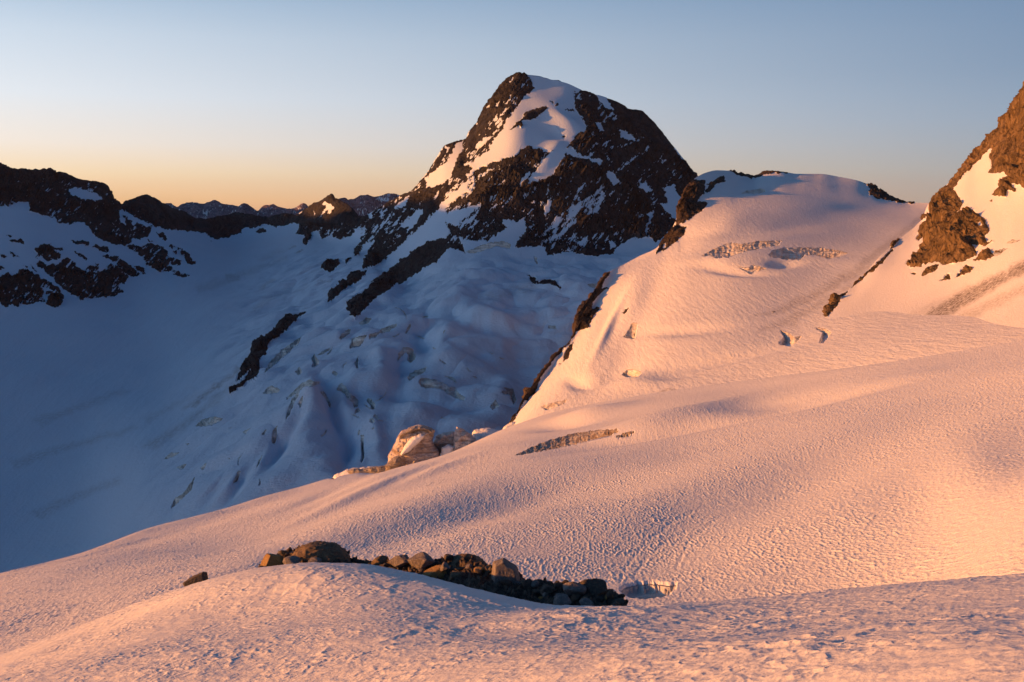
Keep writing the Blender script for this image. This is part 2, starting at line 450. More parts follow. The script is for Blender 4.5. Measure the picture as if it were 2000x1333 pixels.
    sh.X2, sh.Y2 = sh.X, sh.Y

# ================================================================== THE BIG CIRQUE: peak, ridges, basin, icefall
crest = [(-420, 300, 2300), (-300, 310, 2400), (-100, 318, 2550), (0, 325, 2600), (14, 329, 2600), (58, 337, 2620), (79, 334, 2640), (98, 335, 2650), (110, 342, 2650), (120, 340, 2660), (154, 350, 2680), (192, 356, 2700), (206, 362, 2720), (216, 379, 2760), (230, 397, 2820), (238, 401, 2850), (258, 391, 2900), (270, 386, 2920), (286, 382, 2950), (304, 391, 3000), (336, 408, 3150), (365, 420, 3300), (394, 430, 3450), (427, 424, 3600), (450, 420, 3650), (465, 417, 3700), (500, 424, 3700), (524, 428, 3650), (539, 421, 3600), (558, 419, 3550), (576, 421, 3450), (583, 417, 3400), (604, 405, 3250), (621, 396, 3150), (629, 392, 3100), (640, 386, 3050), (647, 381, 3000), (656, 389, 2980), (671, 396, 2900), (681, 402, 2850), (694, 417, 2780), (702, 424, 2730), (734, 411, 2600), (767, 392, 2500), (784, 381, 2450), (803, 373, 2400), (823, 350, 2370), (838, 331, 2350), (854, 305, 2340), (870, 283, 2330), (893, 276, 2320), (909, 271, 2320), (916, 256, 2320), (928, 245, 2315), (944, 214, 2310), (963, 190, 2305), (983, 163, 2300), (996, 151, 2300), (1010, 146, 2300), (1041, 148, 2300), (1072, 155, 2295), (1104, 162, 2290), (1139, 177, 2285), (1182, 190, 2280), (1209, 200, 2275), (1228, 212, 2270), (1252, 216, 2265), (1267, 228, 2260), (1291, 255, 2250), (1318, 289, 2240), (1338, 316, 2230), (1355, 345, 2220), (1400, 400, 2200), (1500, 480, 2150)]
rows = [
 [(-420, 1200, 1000), (0, 1180, 900), (300, 1180, 700), (600, 1180, 600), (1000, 1150, 600), (1500, 1100, 650)],
 [(-420, 960, 1300), (0, 960, 1240), (150, 960, 1180), (300, 965, 950), (450, 955, 840), (600, 950, 800), (900, 930, 800), (1500, 900, 850)],
 [(-420, 750, 1600), (0, 750, 1600), (150, 750, 1600), (300, 750, 1560), (430, 755, 1330), (520, 755, 1150), (600, 755, 1090), (700, 750, 1080), (900, 745, 1100), (1050, 740, 1150), (1500, 740, 1200)],
 [(-420, 560, 1950), (0, 565, 2000), (150, 560, 2100), (300, 540, 2350), (450, 560, 2350), (560, 570, 2150), (640, 590, 1780), (700, 600, 1580), (800, 620, 1430), (900, 600, 1430), (1050, 580, 1500), (1200, 575, 1500), (1500, 575, 1500)],
 [(-420, 400, 2200), (0, 402, 2350), (60, 405, 2380), (105, 425, 2400), (160, 436, 2450), (240, 470, 2520), (300, 462, 2700), (400, 465, 3100), (450, 462, 3300), (520, 450, 3350), (580, 445, 3200), (640, 468, 2850), (700, 478, 2550), (750, 520, 2150), (800, 545, 1950), (870, 505, 1860), (960, 485, 1850), (1050, 490, 1860), (1200, 492, 1880), (1330, 470, 1900), (1500, 520, 1900)],
 [(-420, 345, 2260), (0, 366, 2500), (160, 393, 2580), (240, 430, 2680), (300, 425, 2860), (400, 450, 3300), (450, 440, 3500), (520, 440, 3520), (580, 434, 3320), (640, 425, 2930), (700, 450, 2640), (780, 440, 2300), (850, 400, 2130), (920, 355, 2070), (1010, 300, 2060), (1100, 300, 2060), (1200, 320, 2080), (1330, 400, 2080), (1500, 500, 2080)],
 crest]
big = Sheet(rows, -420, 1500, 1800, 880, back=.35, steep=.9, smooth=6)
# soft swells of the icefall and the basin
ice_w = sstep(430, 620, big.X + .55 * (big.Y - 560)) * sstep(455, 560, big.Y + .0 * big.X) * big.front
q = big.P * np.array([1 / 85., 1 / 110., 0])
n = fbm(q, 3, 11, .5)
bil = np.abs(perlin(big.P * np.array([1 / 60., 1 / 95., 0]), 77)) * 2 - .5
bil2 = np.abs(perlin(big.P * np.array([1 / 26., 1 / 40., 0]), 177)) * 2 - .5
big.lift(ice_w * (9.0 * n + 4.0 * bil + .3 * bil2) * np.clip(big.D / 1100, .6, 1.5))
big.bump((905, 700, 60, 22, 15, 7), (830, 665, 26, 22, 0, -14), (870, 650, 30, 24, -30, 9), (775, 735, 22, 40, 10, -10), (745, 700, 20, 40, -20, 8),
         (740, 668, 40, 16, -10, -7), (930, 690, 50, 12, 20, -8), (965, 640, 90, 14, 12, -10), (960, 610, 80, 14, 8, 6), (1000, 665, 60, 14, 0, 5),
         (610, 775, 26, 26, 0, 16), (600, 850, 38, 50, 0, 9), (655, 800, 16, 50, -25, -14), (560, 850, 14, 60, 35, -12), (680, 870, 14, 40, 10, -9), (850, 780, 110, 16, 12, -9),
         (830, 800, 60, 18, 0, 7), (735, 860, 20, 45, -8, 7), (640, 920, 30, 30, 0, 5), (480, 930, 10, 60, 40, -10), (500, 910, 10, 60, 40, 8), (440, 940, 14, 60, 45, 6),
         (420, 960, 9, 60, 45, -8), (985, 765, 30, 26, 0, 8), (1000, 700, 50, 25, 0, -5), (700, 770, 22, 22, 0, -8), (690, 725, 26, 20, 0, 6), (870, 560, 90, 18, -25, 5), (760, 590, 60, 12, -35, -4),
         (985, 600, 40, 14, 20, -8), (1105, 238, 45, 12, 28, 8), (1075, 205, 40, 16, 10, 5), (1010, 275, 30, 40, 35, 9), (1090, 262, 30, 14, 20, -7), (1075, 305, 14, 40, 35, 6), (900, 350, 14, 40, 35, 5), (880, 440, 20, 70, 50, 5))
q = big.P * np.array([1 / 260., 1 / 420., 0])
big.lift((1 - ice_w) * big.front * sstep(470, 560, big.Y) * 10 * fbm(q, 3, 5, .45))
q = big.P * np.array([1 / 16., 1 / 60., 0]) ; big.lift(big.front * sstep(440, 520, big.Y) * (.35 * fbm(q, 4, 105, .6) + .5 * ice_w * fbm(big.P * np.array([1 / 22., 1 / 30., 0]), 3, 115, .6)))

peak_rock = Z2([(380, 740), (470, 650), (520, 590), (560, 540), (600, 480), (640, 415), (720, 380), (750, 380), (770, 320), (830, 230), (880, 160), (930, 90), (1000, 30), (1080, 40), (1150, 75), (1330, 130), (1450, 165), (1560, 215), (1650, 240), (1740, 350), (1810, 470), (1860, 520), (1960, 640), (1960, 800), (1800, 830), (1730, 890), (1690, 905), (1650, 880), (1560, 890), (1500, 930), (1480, 960), (1400, 975), (1340, 975), (1280, 955), (1200, 960), (1150, 970), (1140, 930), (1100, 925), (1050, 930), (990, 935), (1000, 900), (1040, 850), (960, 870), (860, 890), (780, 895), (700, 880), (600, 880), (520, 860), (440, 900), (330, 1000), (290, 1030), (225, 1035), (240, 970), (290, 930), (310, 850), (200, 830), (210, 780), (300, 760)])
rib1 = Z2([(145, 1240), (150, 1190), (200, 1150), (300, 1090), (350, 1050), (430, 985), (500, 935), (560, 905), (650, 870), (700, 870), (720, 910), (745, 962), (700, 940), (660, 930), (600, 1000), (540, 1030), (480, 1070), (430, 1105), (340, 1150), (270, 1200), (215, 1270), (180, 1290)])
rib2 = Z2([(45, 1210), (60, 1150), (130, 1100), (180, 1060), (250, 1040), (240, 1070), (190, 1110), (100, 1170)])
rib3 = Z4([(432, 500), (440, 465), (490, 440), (520, 400), (545, 360), (500, 410), (465, 430), (490, 370), (530, 310), (560, 240), (615, 205), (620, 215), (680, 150), (730, 100), (800, 75), (832, 75), (790, 95), (770, 125), (700, 190), (640, 240), (615, 290), (580, 330), (595, 360), (570, 410), (520, 440), (490, 465)])
small_peak = ZM([(560, 280), (690, 270), (780, 200), (860, 150), (985, 80), (1040, 120), (1160, 180), (1260, 300), (1400, 240), (1640, 90), (1740, 60), (1760, 390), (1680, 460), (1640, 530), (1520, 640), (1440, 690), (1340, 770), (1275, 780), (1290, 700), (1430, 500), (1340, 540), (1280, 570), (1240, 660), (1190, 660), (1200, 600), (1260, 530), (1270, 400), (1210, 430), (1180, 470), (1060, 520), (1000, 490), (1040, 410), (950, 490), (900, 520), (870, 440), (790, 450), (800, 500), (760, 575), (720, 540), (740, 460), (660, 470), (680, 420), (690, 330), (640, 340)])
left_mt = ZL([(-1800, -40), (-200, 40), (0, 75), (240, 120), (500, 130), (860, 220), (930, 330), (990, 400), (1075, 350), (1190, 315), (1290, 360), (1330, 400), (1300, 480), (1290, 605), (1250, 590), (1170, 545), (1130, 540), (1125, 575), (1240, 600), (1210, 670), (1130, 695), (1090, 690), (1050, 745), (1000, 750), (900, 730), (820, 700), (750, 650), (710, 590), (680, 555), (640, 550), (590, 575), (470, 570), (440, 520), (370, 510), (240, 475), (235, 410), (180, 400), (120, 405), (100, 430), (20, 425), (-200, 440), (-1800, 380)])
col_ridge = ZL([(1270, 350), (1400, 420), (1640, 510), (1875, 470), (1960, 470), (2180, 500), (2330, 480), (2440, 480), (2520, 490), (2460, 560), (2400, 570), (2330, 580), (2250, 590), (2150, 580), (2070, 610), (1990, 600), (1960, 640), (1875, 680), (1800, 698), (1740, 690), (1640, 640), (1480, 630), (1380, 615), (1280, 600), (1260, 500)])
O = [
 ('low dark outcrop high on the shaded snow at the left edge of the photo', ZL([(70, 710), (110, 695), (180, 695), (205, 720), (195, 745), (150, 725), (90, 725)])),
 ('rounded dark outcrop just above the largest rock slab of the left snow slope', ZL([(275, 790), (300, 760), (370, 735), (430, 745), (450, 765), (520, 765), (500, 785), (430, 785), (490, 820), (505, 850), (440, 865), (380, 875), (340, 840), (275, 850), (310, 820)])),
 ('largest grey rock slab with a pointed top in the shaded left snow slope', ZL([(290, 900), (330, 870), (370, 880), (380, 920), (430, 895), (470, 905), (520, 860), (560, 840), (600, 880), (640, 920), (690, 950), (720, 900), (760, 900), (850, 940), (860, 910), (940, 900), (1000, 960), (1040, 1010), (1010, 1060), (960, 1070), (1000, 1120), (920, 1165), (830, 1170), (740, 1180), (650, 1190), (560, 1140), (470, 1070), (420, 1010), (370, 960)])),
 ('slanting dark rock band touching the upper right side of the largest left slab', ZL([(830, 830), (900, 830), (970, 850), (1050, 900), (1140, 990), (1120, 1010), (1050, 1005), (1000, 960), (940, 890), (880, 860)])),
 ('wide dark slab cut by the left edge of the photo at the basin floor', ZL([(-900, 900), (0, 1010), (60, 985), (100, 1000), (190, 945), (240, 965), (300, 1000), (400, 1050), (500, 1130), (515, 1145), (450, 1120), (400, 1105), (330, 1080), (350, 1110), (360, 1200), (270, 1225), (160, 1230), (150, 1250), (80, 1240), (60, 1245), (0, 1220), (-900, 1150)])),
 ('small dark rock knob between the two lowest slabs of the left slope', ZL([(370, 1230), (400, 1170), (360, 1130), (430, 1125), (490, 1155), (520, 1195), (500, 1240), (450, 1250)])),
 ('big humped dark outcrop below the foot of the left mountain buttress', ZL([(1030, 770), (1060, 745), (1150, 760), (1200, 725), (1270, 740), (1350, 790), (1400, 850), (1470, 870), (1475, 905), (1400, 905), (1380, 910), (1430, 965), (1370, 960), (1300, 965), (1250, 935), (1180, 915), (1190, 880), (1120, 810)])),
 ('narrow slanting outcrop farthest right of the left slope, over the open basin', ZL([(1440, 765), (1480, 780), (1530, 830), (1585, 880), (1585, 910), (1530, 900), (1490, 840)])),
 ('thin flat rock strip just under the big humped outcrop of the left slope', ZL([(1395, 985), (1440, 965), (1540, 980), (1535, 1000), (1490, 1010)])),
 ('thin rock strip on clean snow below the left mountain cliff', ZL([(575, 710), (640, 715), (720, 725), (725, 750), (650, 740), (600, 730)])),
 ('ragged little outcrop between the thin strip and the slanting rock band', ZL([(745, 765), (790, 735), (870, 770), (890, 805), (830, 805), (790, 780)])),
 ('short diagonal rock sliver on the snow gully beside the left buttress', ZL([(1270, 640), (1310, 650), (1365, 700), (1340, 710), (1290, 670)])),
 ('small rock wedge at the lower right tip of the slanting rock band', ZL([(1085, 910), (1150, 930), (1185, 970), (1160, 985), (1110, 950)])),
 ('broken line of small rocks on snow above the largest left slab', ZL([(600, 790), (650, 810), (710, 860), (680, 855), (620, 815)])),
 ('isolated dark rock island in shaded snow below the small pointed peak', ZM([(890, 790), (910, 740), (940, 695), (1000, 705), (1060, 700), (1060, 740), (1000, 790), (945, 812)])),
 ('tiny rock beside the isolated rock island, nearer the main peak', ZM([(1110, 745), (1130, 690), (1180, 685), (1160, 715)])),
 ('small dark rock on the snow just under the far col ridge', ZM([(290, 440), (330, 415), (380, 420), (370, 440), (320, 458)])),
 ('dark jagged rock gash in the smooth glacier below the main peak', Z2([(1050, 1070), (1080, 1075), (1105, 1105), (1130, 1095), (1165, 1085), (1200, 1110), (1225, 1150), (1190, 1125), (1160, 1118), (1120, 1118), (1080, 1112)])),
]
BL = ['tiny rock above the narrow slanting outcrop farthest right', 'tiny rock above the big humped outcrop', 'small rock streak on snow above the slab cut by the left edge', 'small rock at the left edge above the lowest slab', 'tiny rock cut by the left edge just above the lowest slab', 'tiny rock alone on the blue basin floor', 'tiny rock speck above the thin diagonal rock crack at the left', 'thin diagonal rock crack left of the largest slab', 'tiny rock under the left end of the far col ridge snow', 'tiny rock between the humped outcrop and the narrow slanting one', 'tiny rock between the broken rock line and the slanting band', 'tiny rock pair above the low outcrop near the left edge', 'tiny rock on the snow just under the dark col ridge']
bits = [ZL([(1370, 740), (1430, 760), (1400, 780)]), ZL([(1195, 695), (1260, 715), (1210, 715)]), ZL([(75, 810), (130, 825), (160, 855), (110, 840)]), ZL([(0, 820), (50, 840), (40, 855), (0, 850)]), ZL([(-20, 912), (40, 935), (-10, 945)]), ZL([(1145, 1073), (1185, 1078), (1165, 1087)]), ZL([(190, 905), (235, 935), (210, 935)]), ZL([(230, 900), (315, 972), (285, 962)]), ZM([(130, 455), (150, 438), (170, 450)]), ZL([(1400, 810), (1450, 800), (1430, 830)]), ZL([(770, 890), (815, 915), (790, 918)]), ZL([(50, 660), (95, 668), (80, 690)]), ZL([(1700, 710), (1725, 705), (1715, 720)])]
rocks = [('peak', peak_rock), ('rib1', rib1), ('rib2', rib2), ('rib3', rib3), ('small_peak', small_peak), ('left', left_mt), ('col', col_ridge)] + O + [('bit', b) for b in bits]
snows = [
 Z2([(1050, 50), (1100, 60), (1200, 85), (1340, 130), (1290, 165), (1285, 200), (1300, 250), (1340, 310), (1345, 338), (1300, 370), (1265, 410), (1240, 440), (1210, 440), (1145, 462), (1130, 450), (1050, 425), (1015, 440), (1005, 465), (950, 480), (850, 515), (790, 545), (740, 600), (690, 650), (640, 690), (610, 730), (560, 780), (520, 830), (440, 900), (400, 940), (330, 1000), (250, 1080), (150, 1140), (150, 1200), (250, 1130), (330, 1060), (430, 980), (500, 930), (560, 900), (640, 880), (670, 850), (640, 830), (650, 770), (640, 740), (700, 680), (760, 640), (770, 600), (740, 570), (775, 540), (760, 510), (800, 480), (860, 440), (880, 390), (920, 350), (950, 290), (1000, 240), (1010, 210), (1040, 170), (1085, 140)]),
 Z2([(1140, 480), (1180, 450), (1215, 432), (1260, 435), (1290, 440), (1300, 460), (1360, 480), (1430, 500), (1415, 530), (1390, 505), (1300, 478), (1240, 465), (1215, 510), (1180, 570), (1130, 600), (1075, 610), (1045, 635), (1060, 590), (1110, 520)]),
 Z2([(1060, 550), (1020, 590), (1010, 625), (1040, 600), (1070, 565)]),
 Z2([(730, 395), (695, 415), (650, 500), (540, 585), (545, 635), (600, 625), (640, 600), (668, 590), (680, 540), (705, 480), (735, 430)]),
 Z2([(640, 420), (660, 430), (650, 470)]),
 Z2([(650, 760), (720, 740), (800, 725), (780, 750), (720, 800), (710, 830), (690, 820), (640, 800)]),
 Z2([(1160, 690), (1130, 740), (1140, 775), (1170, 740), (1170, 700)]),
 Z2([(930, 790), (1000, 800), (1040, 780), (1045, 840), (1000, 890), (960, 910), (850, 900), (900, 860), (950, 830), (930, 810)]),
 Z2([(1450, 550), (1490, 570), (1510, 610), (1480, 625), (1450, 585)]), Z2([(1510, 345), (1530, 345), (1600, 395), (1590, 405), (1520, 385)]),
 Z2([(1390, 305), (1410, 310), (1432, 345), (1420, 350), (1395, 320)]), Z2([(1390, 140), (1440, 165), (1465, 210), (1490, 250), (1450, 240), (1410, 190)]),
 Z2([(1600, 625), (1650, 605), (1665, 640), (1650, 655)]), Z2([(1735, 635), (1790, 610), (1800, 650), (1830, 680), (1820, 740), (1800, 800), (1715, 715), (1755, 710)]),
 Z2([(1690, 735), (1650, 770), (1655, 800), (1640, 850), (1650, 880), (1660, 830), (1680, 780)]), Z2([(1460, 900), (1500, 910), (1490, 930), (1465, 940)]),
 Z2([(460, 670), (400, 715), (385, 735), (430, 730), (455, 700)]), Z2([(530, 740), (470, 770), (430, 820), (400, 850), (440, 840), (500, 790)]), Z2([(975, 170), (950, 215), (940, 220), (960, 180)]), Z2([(985, 80), (955, 105), (970, 100)]),
 Z2([(830, 380), (880, 370), (800, 440), (790, 430)]),
 ZM([(930, 150), (960, 180), (985, 190), (1020, 230), (960, 290), (960, 240), (930, 270), (880, 320), (920, 240), (940, 200), (910, 190)]),
 ZM([(1320, 270), (1390, 240), (1370, 310), (1340, 320)]), ZM([(1570, 230), (1620, 180), (1700, 120), (1690, 170), (1640, 220)]), ZM([(1600, 430), (1680, 350), (1800, 250), (1850, 230), (1830, 300), (1740, 420), (1700, 470), (1700, 400)]),
 ZM([(1080, 370), (1105, 365), (1090, 400)]), ZM([(820, 240), (840, 270), (830, 295)]),
 ZL([(560, 290), (620, 282), (700, 300), (790, 325), (840, 370), (780, 390), (700, 380), (600, 350), (565, 330)]), ZL([(965, 460), (1010, 462), (1080, 500), (1130, 540), (1120, 575), (1080, 580), (1050, 540), (1000, 500), (1030, 585), (990, 575), (975, 540)]),
]
island = Z2([(1150, 222), (1110, 230), (1060, 245), (1030, 270), (1025, 295), (960, 340), (1020, 330), (1030, 300), (1080, 290), (1130, 260), (1158, 235)])
breakup = [(Z2([(1340, 600), (1300, 650), (1280, 700), (1240, 740), (1200, 770), (1130, 860), (1100, 880), (1140, 915), (1200, 890), (1250, 850), (1290, 810), (1340, 770), (1420, 770), (1410, 720), (1450, 660), (1400, 650), (1360, 680), (1320, 690), (1310, 670), (1350, 610)]), -.12),
 (Z2([(1280, 880), (1340, 880), (1370, 905), (1330, 950), (1280, 960), (1250, 940)]), .0), (Z2([(1000, 120), (960, 130), (900, 200), (860, 300), (760, 480), (740, 540), (800, 460), (900, 350), (1000, 200)]), .42),
 (Z2([(640, 740), (760, 700), (820, 730), (780, 830), (640, 860), (560, 880)]), .25), (ZM([(700, 400), (1250, 380), (1450, 260), (1850, 200), (1700, 500), (1440, 650), (1200, 560), (900, 470)]), .42),
 (Z2([(1100, 900), (1500, 820), (1500, 930), (1150, 960)]), .38), (ZL([(1350, 700), (1500, 800), (1480, 900), (1350, 860)]), .2), (ZL([(640, 880), (960, 880), (900, 960), (700, 960)]), .1),
 (Z2([(680, 600), (790, 560), (780, 660), (680, 700), (600, 760)]), .1), (Z2([(500, 600), (1000, 60), (1350, 150), (1850, 560), (1750, 880), (1100, 960), (600, 900), (300, 900), (300, 700)]), .66), (ZL([(-900, 100), (900, 250), (1250, 600), (1000, 740), (0, 420), (-900, 400)]), .72), (ZL([(200, 750), (1600, 750), (1600, 1150), (0, 1250), (-900, 1200), (-900, 950), (0, 1000)]), .62)]
C = [
 ('ice arch crevasse curling like a horseshoe in the middle of the icefall', ZI([(865, 340), (870, 290), (905, 240), (950, 228), (985, 250), (1000, 300), (1010, 260), (1000, 330), (965, 350), (945, 330), (955, 290), (935, 265), (905, 290), (880, 320)])),
 ('short slanting grey crevasse between the horseshoe one and the longest one', ZI([(940, 470), (960, 440), (1000, 415), (1060, 400), (1100, 388), (1070, 430), (1010, 455), (960, 488)])),
 ('longest grey ice scarp crevasse slanting down right in the icefall', ZI([(1030, 500), (1050, 470), (1100, 478), (1170, 490), (1240, 520), (1270, 545), (1310, 545), (1340, 590), (1395, 625), (1390, 645), (1330, 630), (1270, 600), (1230, 570), (1160, 545), (1090, 545), (1050, 530)])),
 ('zigzag grey crevasse left of the small oval one in the icefall', ZI([(390, 565), (405, 530), (430, 512), (460, 540), (490, 590), (540, 625), (560, 650), (555, 690), (530, 705), (520, 665), (480, 640), (460, 600), (430, 575)])),
 ('small oval grey crevasse right of the zigzag one', ZI([(625, 650), (635, 630), (660, 635), (690, 680), (685, 712), (665, 705), (650, 670)])),
 ('long ragged crevasse high in the icefall below the big rock rib', ZI([(645, 160), (650, 125), (700, 120), (750, 85), (860, 45), (862, 62), (800, 105), (730, 120), (690, 150)])),
 ('squat grey ice patch just left of the long ragged high crevasse', ZI([(490, 238), (510, 165), (560, 150), (625, 135), (600, 175), (570, 215), (520, 225)])),
 ('pale slanting ice patch leftmost of the three high ones under the rock rib', ZI([(398, 168), (430, 130), (480, 90), (500, 95), (495, 120), (440, 155)])),
 ('twisted hook shaped crevasse in the upper left icefall', ZI([(200, 385), (215, 350), (195, 320), (215, 285), (235, 320), (255, 340), (240, 365)])),
 ('long grey crevasse climbing to the crest above the pyramid of snow', ZI([(0, 620), (60, 570), (110, 520), (180, 485), (215, 500), (260, 500), (255, 515), (200, 535), (150, 530), (110, 560), (60, 600), (0, 640)])),
 ('dark ragged crevasse running down the left flank of the snow pyramid', ZI([(-10, 800), (5, 720), (40, 640), (80, 590), (100, 570), (95, 600), (60, 660), (40, 710), (10, 770)])),
 ('dark vertical slit crevasse in the icefall left of the ice towers', ZI([(578, 920), (605, 920), (600, 1000), (608, 1060), (590, 1130), (580, 1120), (590, 1060), (581, 1000)])),
 ('greenish curved crevasse hugging the shaded side of the sunlit rock edge', ZI([(1660, 580), (1720, 570), (1690, 545), (1770, 560), (1795, 640), (1775, 670), (1740, 600), (1690, 590)])),
 ('small dark cave like crevasse left of the greenish curved one', ZI([(1590, 690), (1630, 650), (1662, 690), (1610, 715)])),
 ('wide shallow grey ice patch low on the left side of the icefall', Z4([(262, 655), (300, 620), (350, 607), (405, 615), (360, 640), (300, 655)])),
 ('small triangular grey ice patch below the lowest black rock rib', Z4([(608, 490), (625, 460), (650, 450), (695, 470), (680, 482)])),
 ('bluish ragged crevasse at the bottom left corner of the icefall', Z4([(140, 1070), (160, 1020), (200, 1000), (235, 950), (262, 910), (240, 980), (190, 1025), (160, 1055)])),
 ('long narrow grey ice band beside the lowest black rock rib', Z4([(610, 390), (640, 330), (700, 270), (760, 230), (800, 205), (790, 230), (720, 290), (650, 350)])),
 ('curved crevasse lip right under the foot of the main peak', Z2([(740, 955), (800, 930), (870, 905), (930, 900), (970, 915), (965, 935), (900, 920), (850, 940), (780, 960)])),
]
C2L = ['square pair of grey slots, left one, above the vertical slit crevasse', 'square pair of grey slots, right one, above the vertical slit crevasse', 'small triangular grey crevasse under the tail of the zigzag one', 'thin grey streak of ice right above the hook shaped crevasse', 'little crumbly grey hole left of the hook shaped crevasse', 'small round mouthed hole between hook shaped and zigzag crevasses', 'thin forked grey crevasse standing above the zigzag one', 'very thin straight slit near the top middle of the icefall', 'leaf shaped grey crevasse at the shoulder of the snow pyramid', 'short dark crevasse on the right shoulder of the snow pyramid', 'hairline curved slot above the longest grey ice scarp', 'pale grey ice patch touching the lower tip of the big rock rib', 'narrow pale streak right of the lowest black rock rib', 'tiny dark hole on top of the vertical slit crevasse', 'small ragged ice patch far down the left icefall edge', 'thin curved grey slot under the small ragged ice patch', 'tiny dark notch right of the thin curved slot low in the icefall', 'slim blue slot in the deep trough at the icefall bottom', 'small dark nick beside the crevasse line left of the snow pyramid', 'dark upright slot left of the snow pyramid base', 'faint long slit on the lower left flank of the snow pyramid', 'tiny grey ice chip left of the dark nick beside the pyramid', 'tiny flat grey mark above the small ragged ice patch', 'thin grey line right of the wide shallow ice patch', 'faint short slit near the bottom centre of the icefall', 'pale green slot near the rock edge under the dark gash', 'thin vertical slot right under the foot of the main peak', 'greenish sliver at the dome edge below the pale green slot']
C2 = [ZI([(645, 800), (670, 785), (690, 810), (675, 825), (655, 818)]), ZI([(675, 770), (690, 757), (722, 785), (712, 797), (695, 790)]), ZI([(530, 750), (535, 720), (555, 708), (580, 728), (545, 745)]), ZI([(230, 300), (280, 265), (345, 237), (330, 258), (270, 285)]), ZI([(60, 420), (85, 410), (95, 388), (115, 410), (108, 440), (90, 440)]),
 ZI([(350, 432), (365, 418), (400, 440), (385, 455)]), ZI([(530, 350), (545, 330), (565, 290), (555, 340), (560, 400), (545, 395)]), ZI([(928, 125), (940, 85), (970, 38), (965, 70), (940, 120)]), ZI([(90, 670), (110, 630), (130, 605), (125, 650), (105, 700)]), ZI([(258, 580), (290, 575), (320, 620), (345, 680), (340, 705), (325, 670), (300, 630)]),
 ZI([(1220, 450), (1300, 470), (1335, 515), (1320, 512), (1290, 485)]), ZI([(560, 45), (600, 20), (620, 0), (665, 12), (640, 35), (590, 60)]), ZI([(0, 250), (10, 225), (80, 170), (115, 155), (90, 195), (50, 215), (20, 260)]), ZI([(555, 910), (560, 880), (578, 878), (570, 910)]),
 Z4([(100, 825), (140, 790), (188, 790), (150, 808)]), Z4([(160, 870), (200, 850), (222, 845), (200, 868)]), Z4([(290, 865), (320, 840), (315, 860), (300, 875)]), Z4([(450, 950), (480, 880), (495, 885), (475, 930)]), Z4([(598, 700), (610, 680), (625, 670), (615, 695)]), Z4([(650, 740), (655, 680), (680, 650), (675, 710), (665, 738)]),
 Z4([(570, 870), (585, 830), (605, 800), (590, 840)]), Z4([(500, 690), (520, 675), (545, 665), (520, 688)]), Z4([(210, 745), (240, 742), (225, 750)]), Z4([(425, 668), (465, 658), (440, 668)]), Z4([(585, 960), (590, 920), (595, 945)]),
 Z2([(1345, 1115), (1400, 1112), (1395, 1135), (1370, 1128)]), Z2([(1085, 970), (1098, 985), (1105, 1015), (1090, 1000)]), Z2([(1155, 1320), (1190, 1325), (1200, 1340), (1160, 1335)])]
rgc = random.Random(12); slits = []
for _ in range(30):
    cx, cy = rgc.uniform(430, 1060), rgc.uniform(600, 960)
    if cx + .55 * (cy - 560) < 560 or cy > 1060 - .20 * cx: continue
    an = rgc.choice([-1.15, -1.0, -.75, .35, .55, .8]) + rgc.uniform(-.2, .2) if cx < 720 else rgc.choice([.3, .5, -.6, .15]) + rgc.uniform(-.2, .2)
    ln = rgc.uniform(8, 30) * (1 if rgc.random() < .8 else 1.7); cv = rgc.uniform(-.25, .25); wd = rgc.uniform(.5, 1.3); up, dn_ = [], []
    for q_ in range(7):
        t_ = q_ / 6 - .5; x_ = cx + math.cos(an + cv * t_ * 4) * ln * t_; y_ = cy + math.sin(an + cv * t_ * 4) * ln * t_ ; e_ = wd * (1 - (2 * t_) ** 2) + .15
        up.append((x_ - math.sin(an) * e_, y_ + math.cos(an) * e_)); dn_.append((x_ + math.sin(an) * e_, y_ - math.cos(an) * e_))
    slits.append(up + dn_[::-1])
ices = [(a, b) for a, b in C] + [('x', b) for b in C2] + [('slit', b, .6) for b in slits]
dirts = [(ZM([(300, 985), (440, 890), (460, 895), (330, 985)]), 3, .5), (ZM([(870, 920), (990, 870), (1000, 880), (900, 922)]), 2, .7), (ZM([(580, 600), (650, 560), (660, 570), (600, 605)]), 2, .7), (ZM([(660, 640), (730, 595), (740, 605), (690, 640)]), 2, .9), (ZM([(0, 830), (140, 840), (120, 900), (20, 910)]), 4, .5),
 (Z4([(0, 760), (250, 600), (500, 400), (520, 410), (300, 600), (60, 770)]), 10, .5), (Z4([(200, 560), (480, 360), (500, 370), (260, 560)]), 6, .65), (ZM([(300, 700), (620, 560), (640, 575), (330, 730)]), 8, .3), (ZM([(250, 1150), (600, 960), (620, 975), (280, 1180)]), 8, .35), ([(60, 820), (240, 760), (250, 765), (80, 832)], 6, .3), ([(20, 900), (260, 830), (270, 838), (30, 915)], 7, .3), ([(60, 1000), (230, 930), (240, 938), (80, 1012)], 7, .3), ([(380, 560), (560, 500), (565, 508), (390, 572)], 6, .3), (Z2([(740, 1170), (900, 1160), (1100, 1090), (1100, 1150), (900, 1210)]), 10, .3), (Z4([(0, 620), (300, 470), (310, 480), (30, 640)]), 6, .25), (ZM([(450, 1040), (760, 940), (770, 950), (500, 1060)]), 8, .25)]
br = np.interp(big.px, [0, 1], [1, 1])
detail(big, rocks, snows, ices, dirts, rock_amp=.0085, wave=.085, breakup=breakup, backrock=1.0, seed=3, crest_hold=.45, keep=[island] + [Z2(b) for b in ([(1165, 200), (1180, 205), (1172, 215)], [(1190, 215), (1205, 212), (1200, 228)], [(1285, 150), (1300, 148), (1292, 160)], [(1240, 235), (1275, 240), (1290, 250), (1255, 250)], [(1225, 370), (1240, 372), (1232, 385)])])
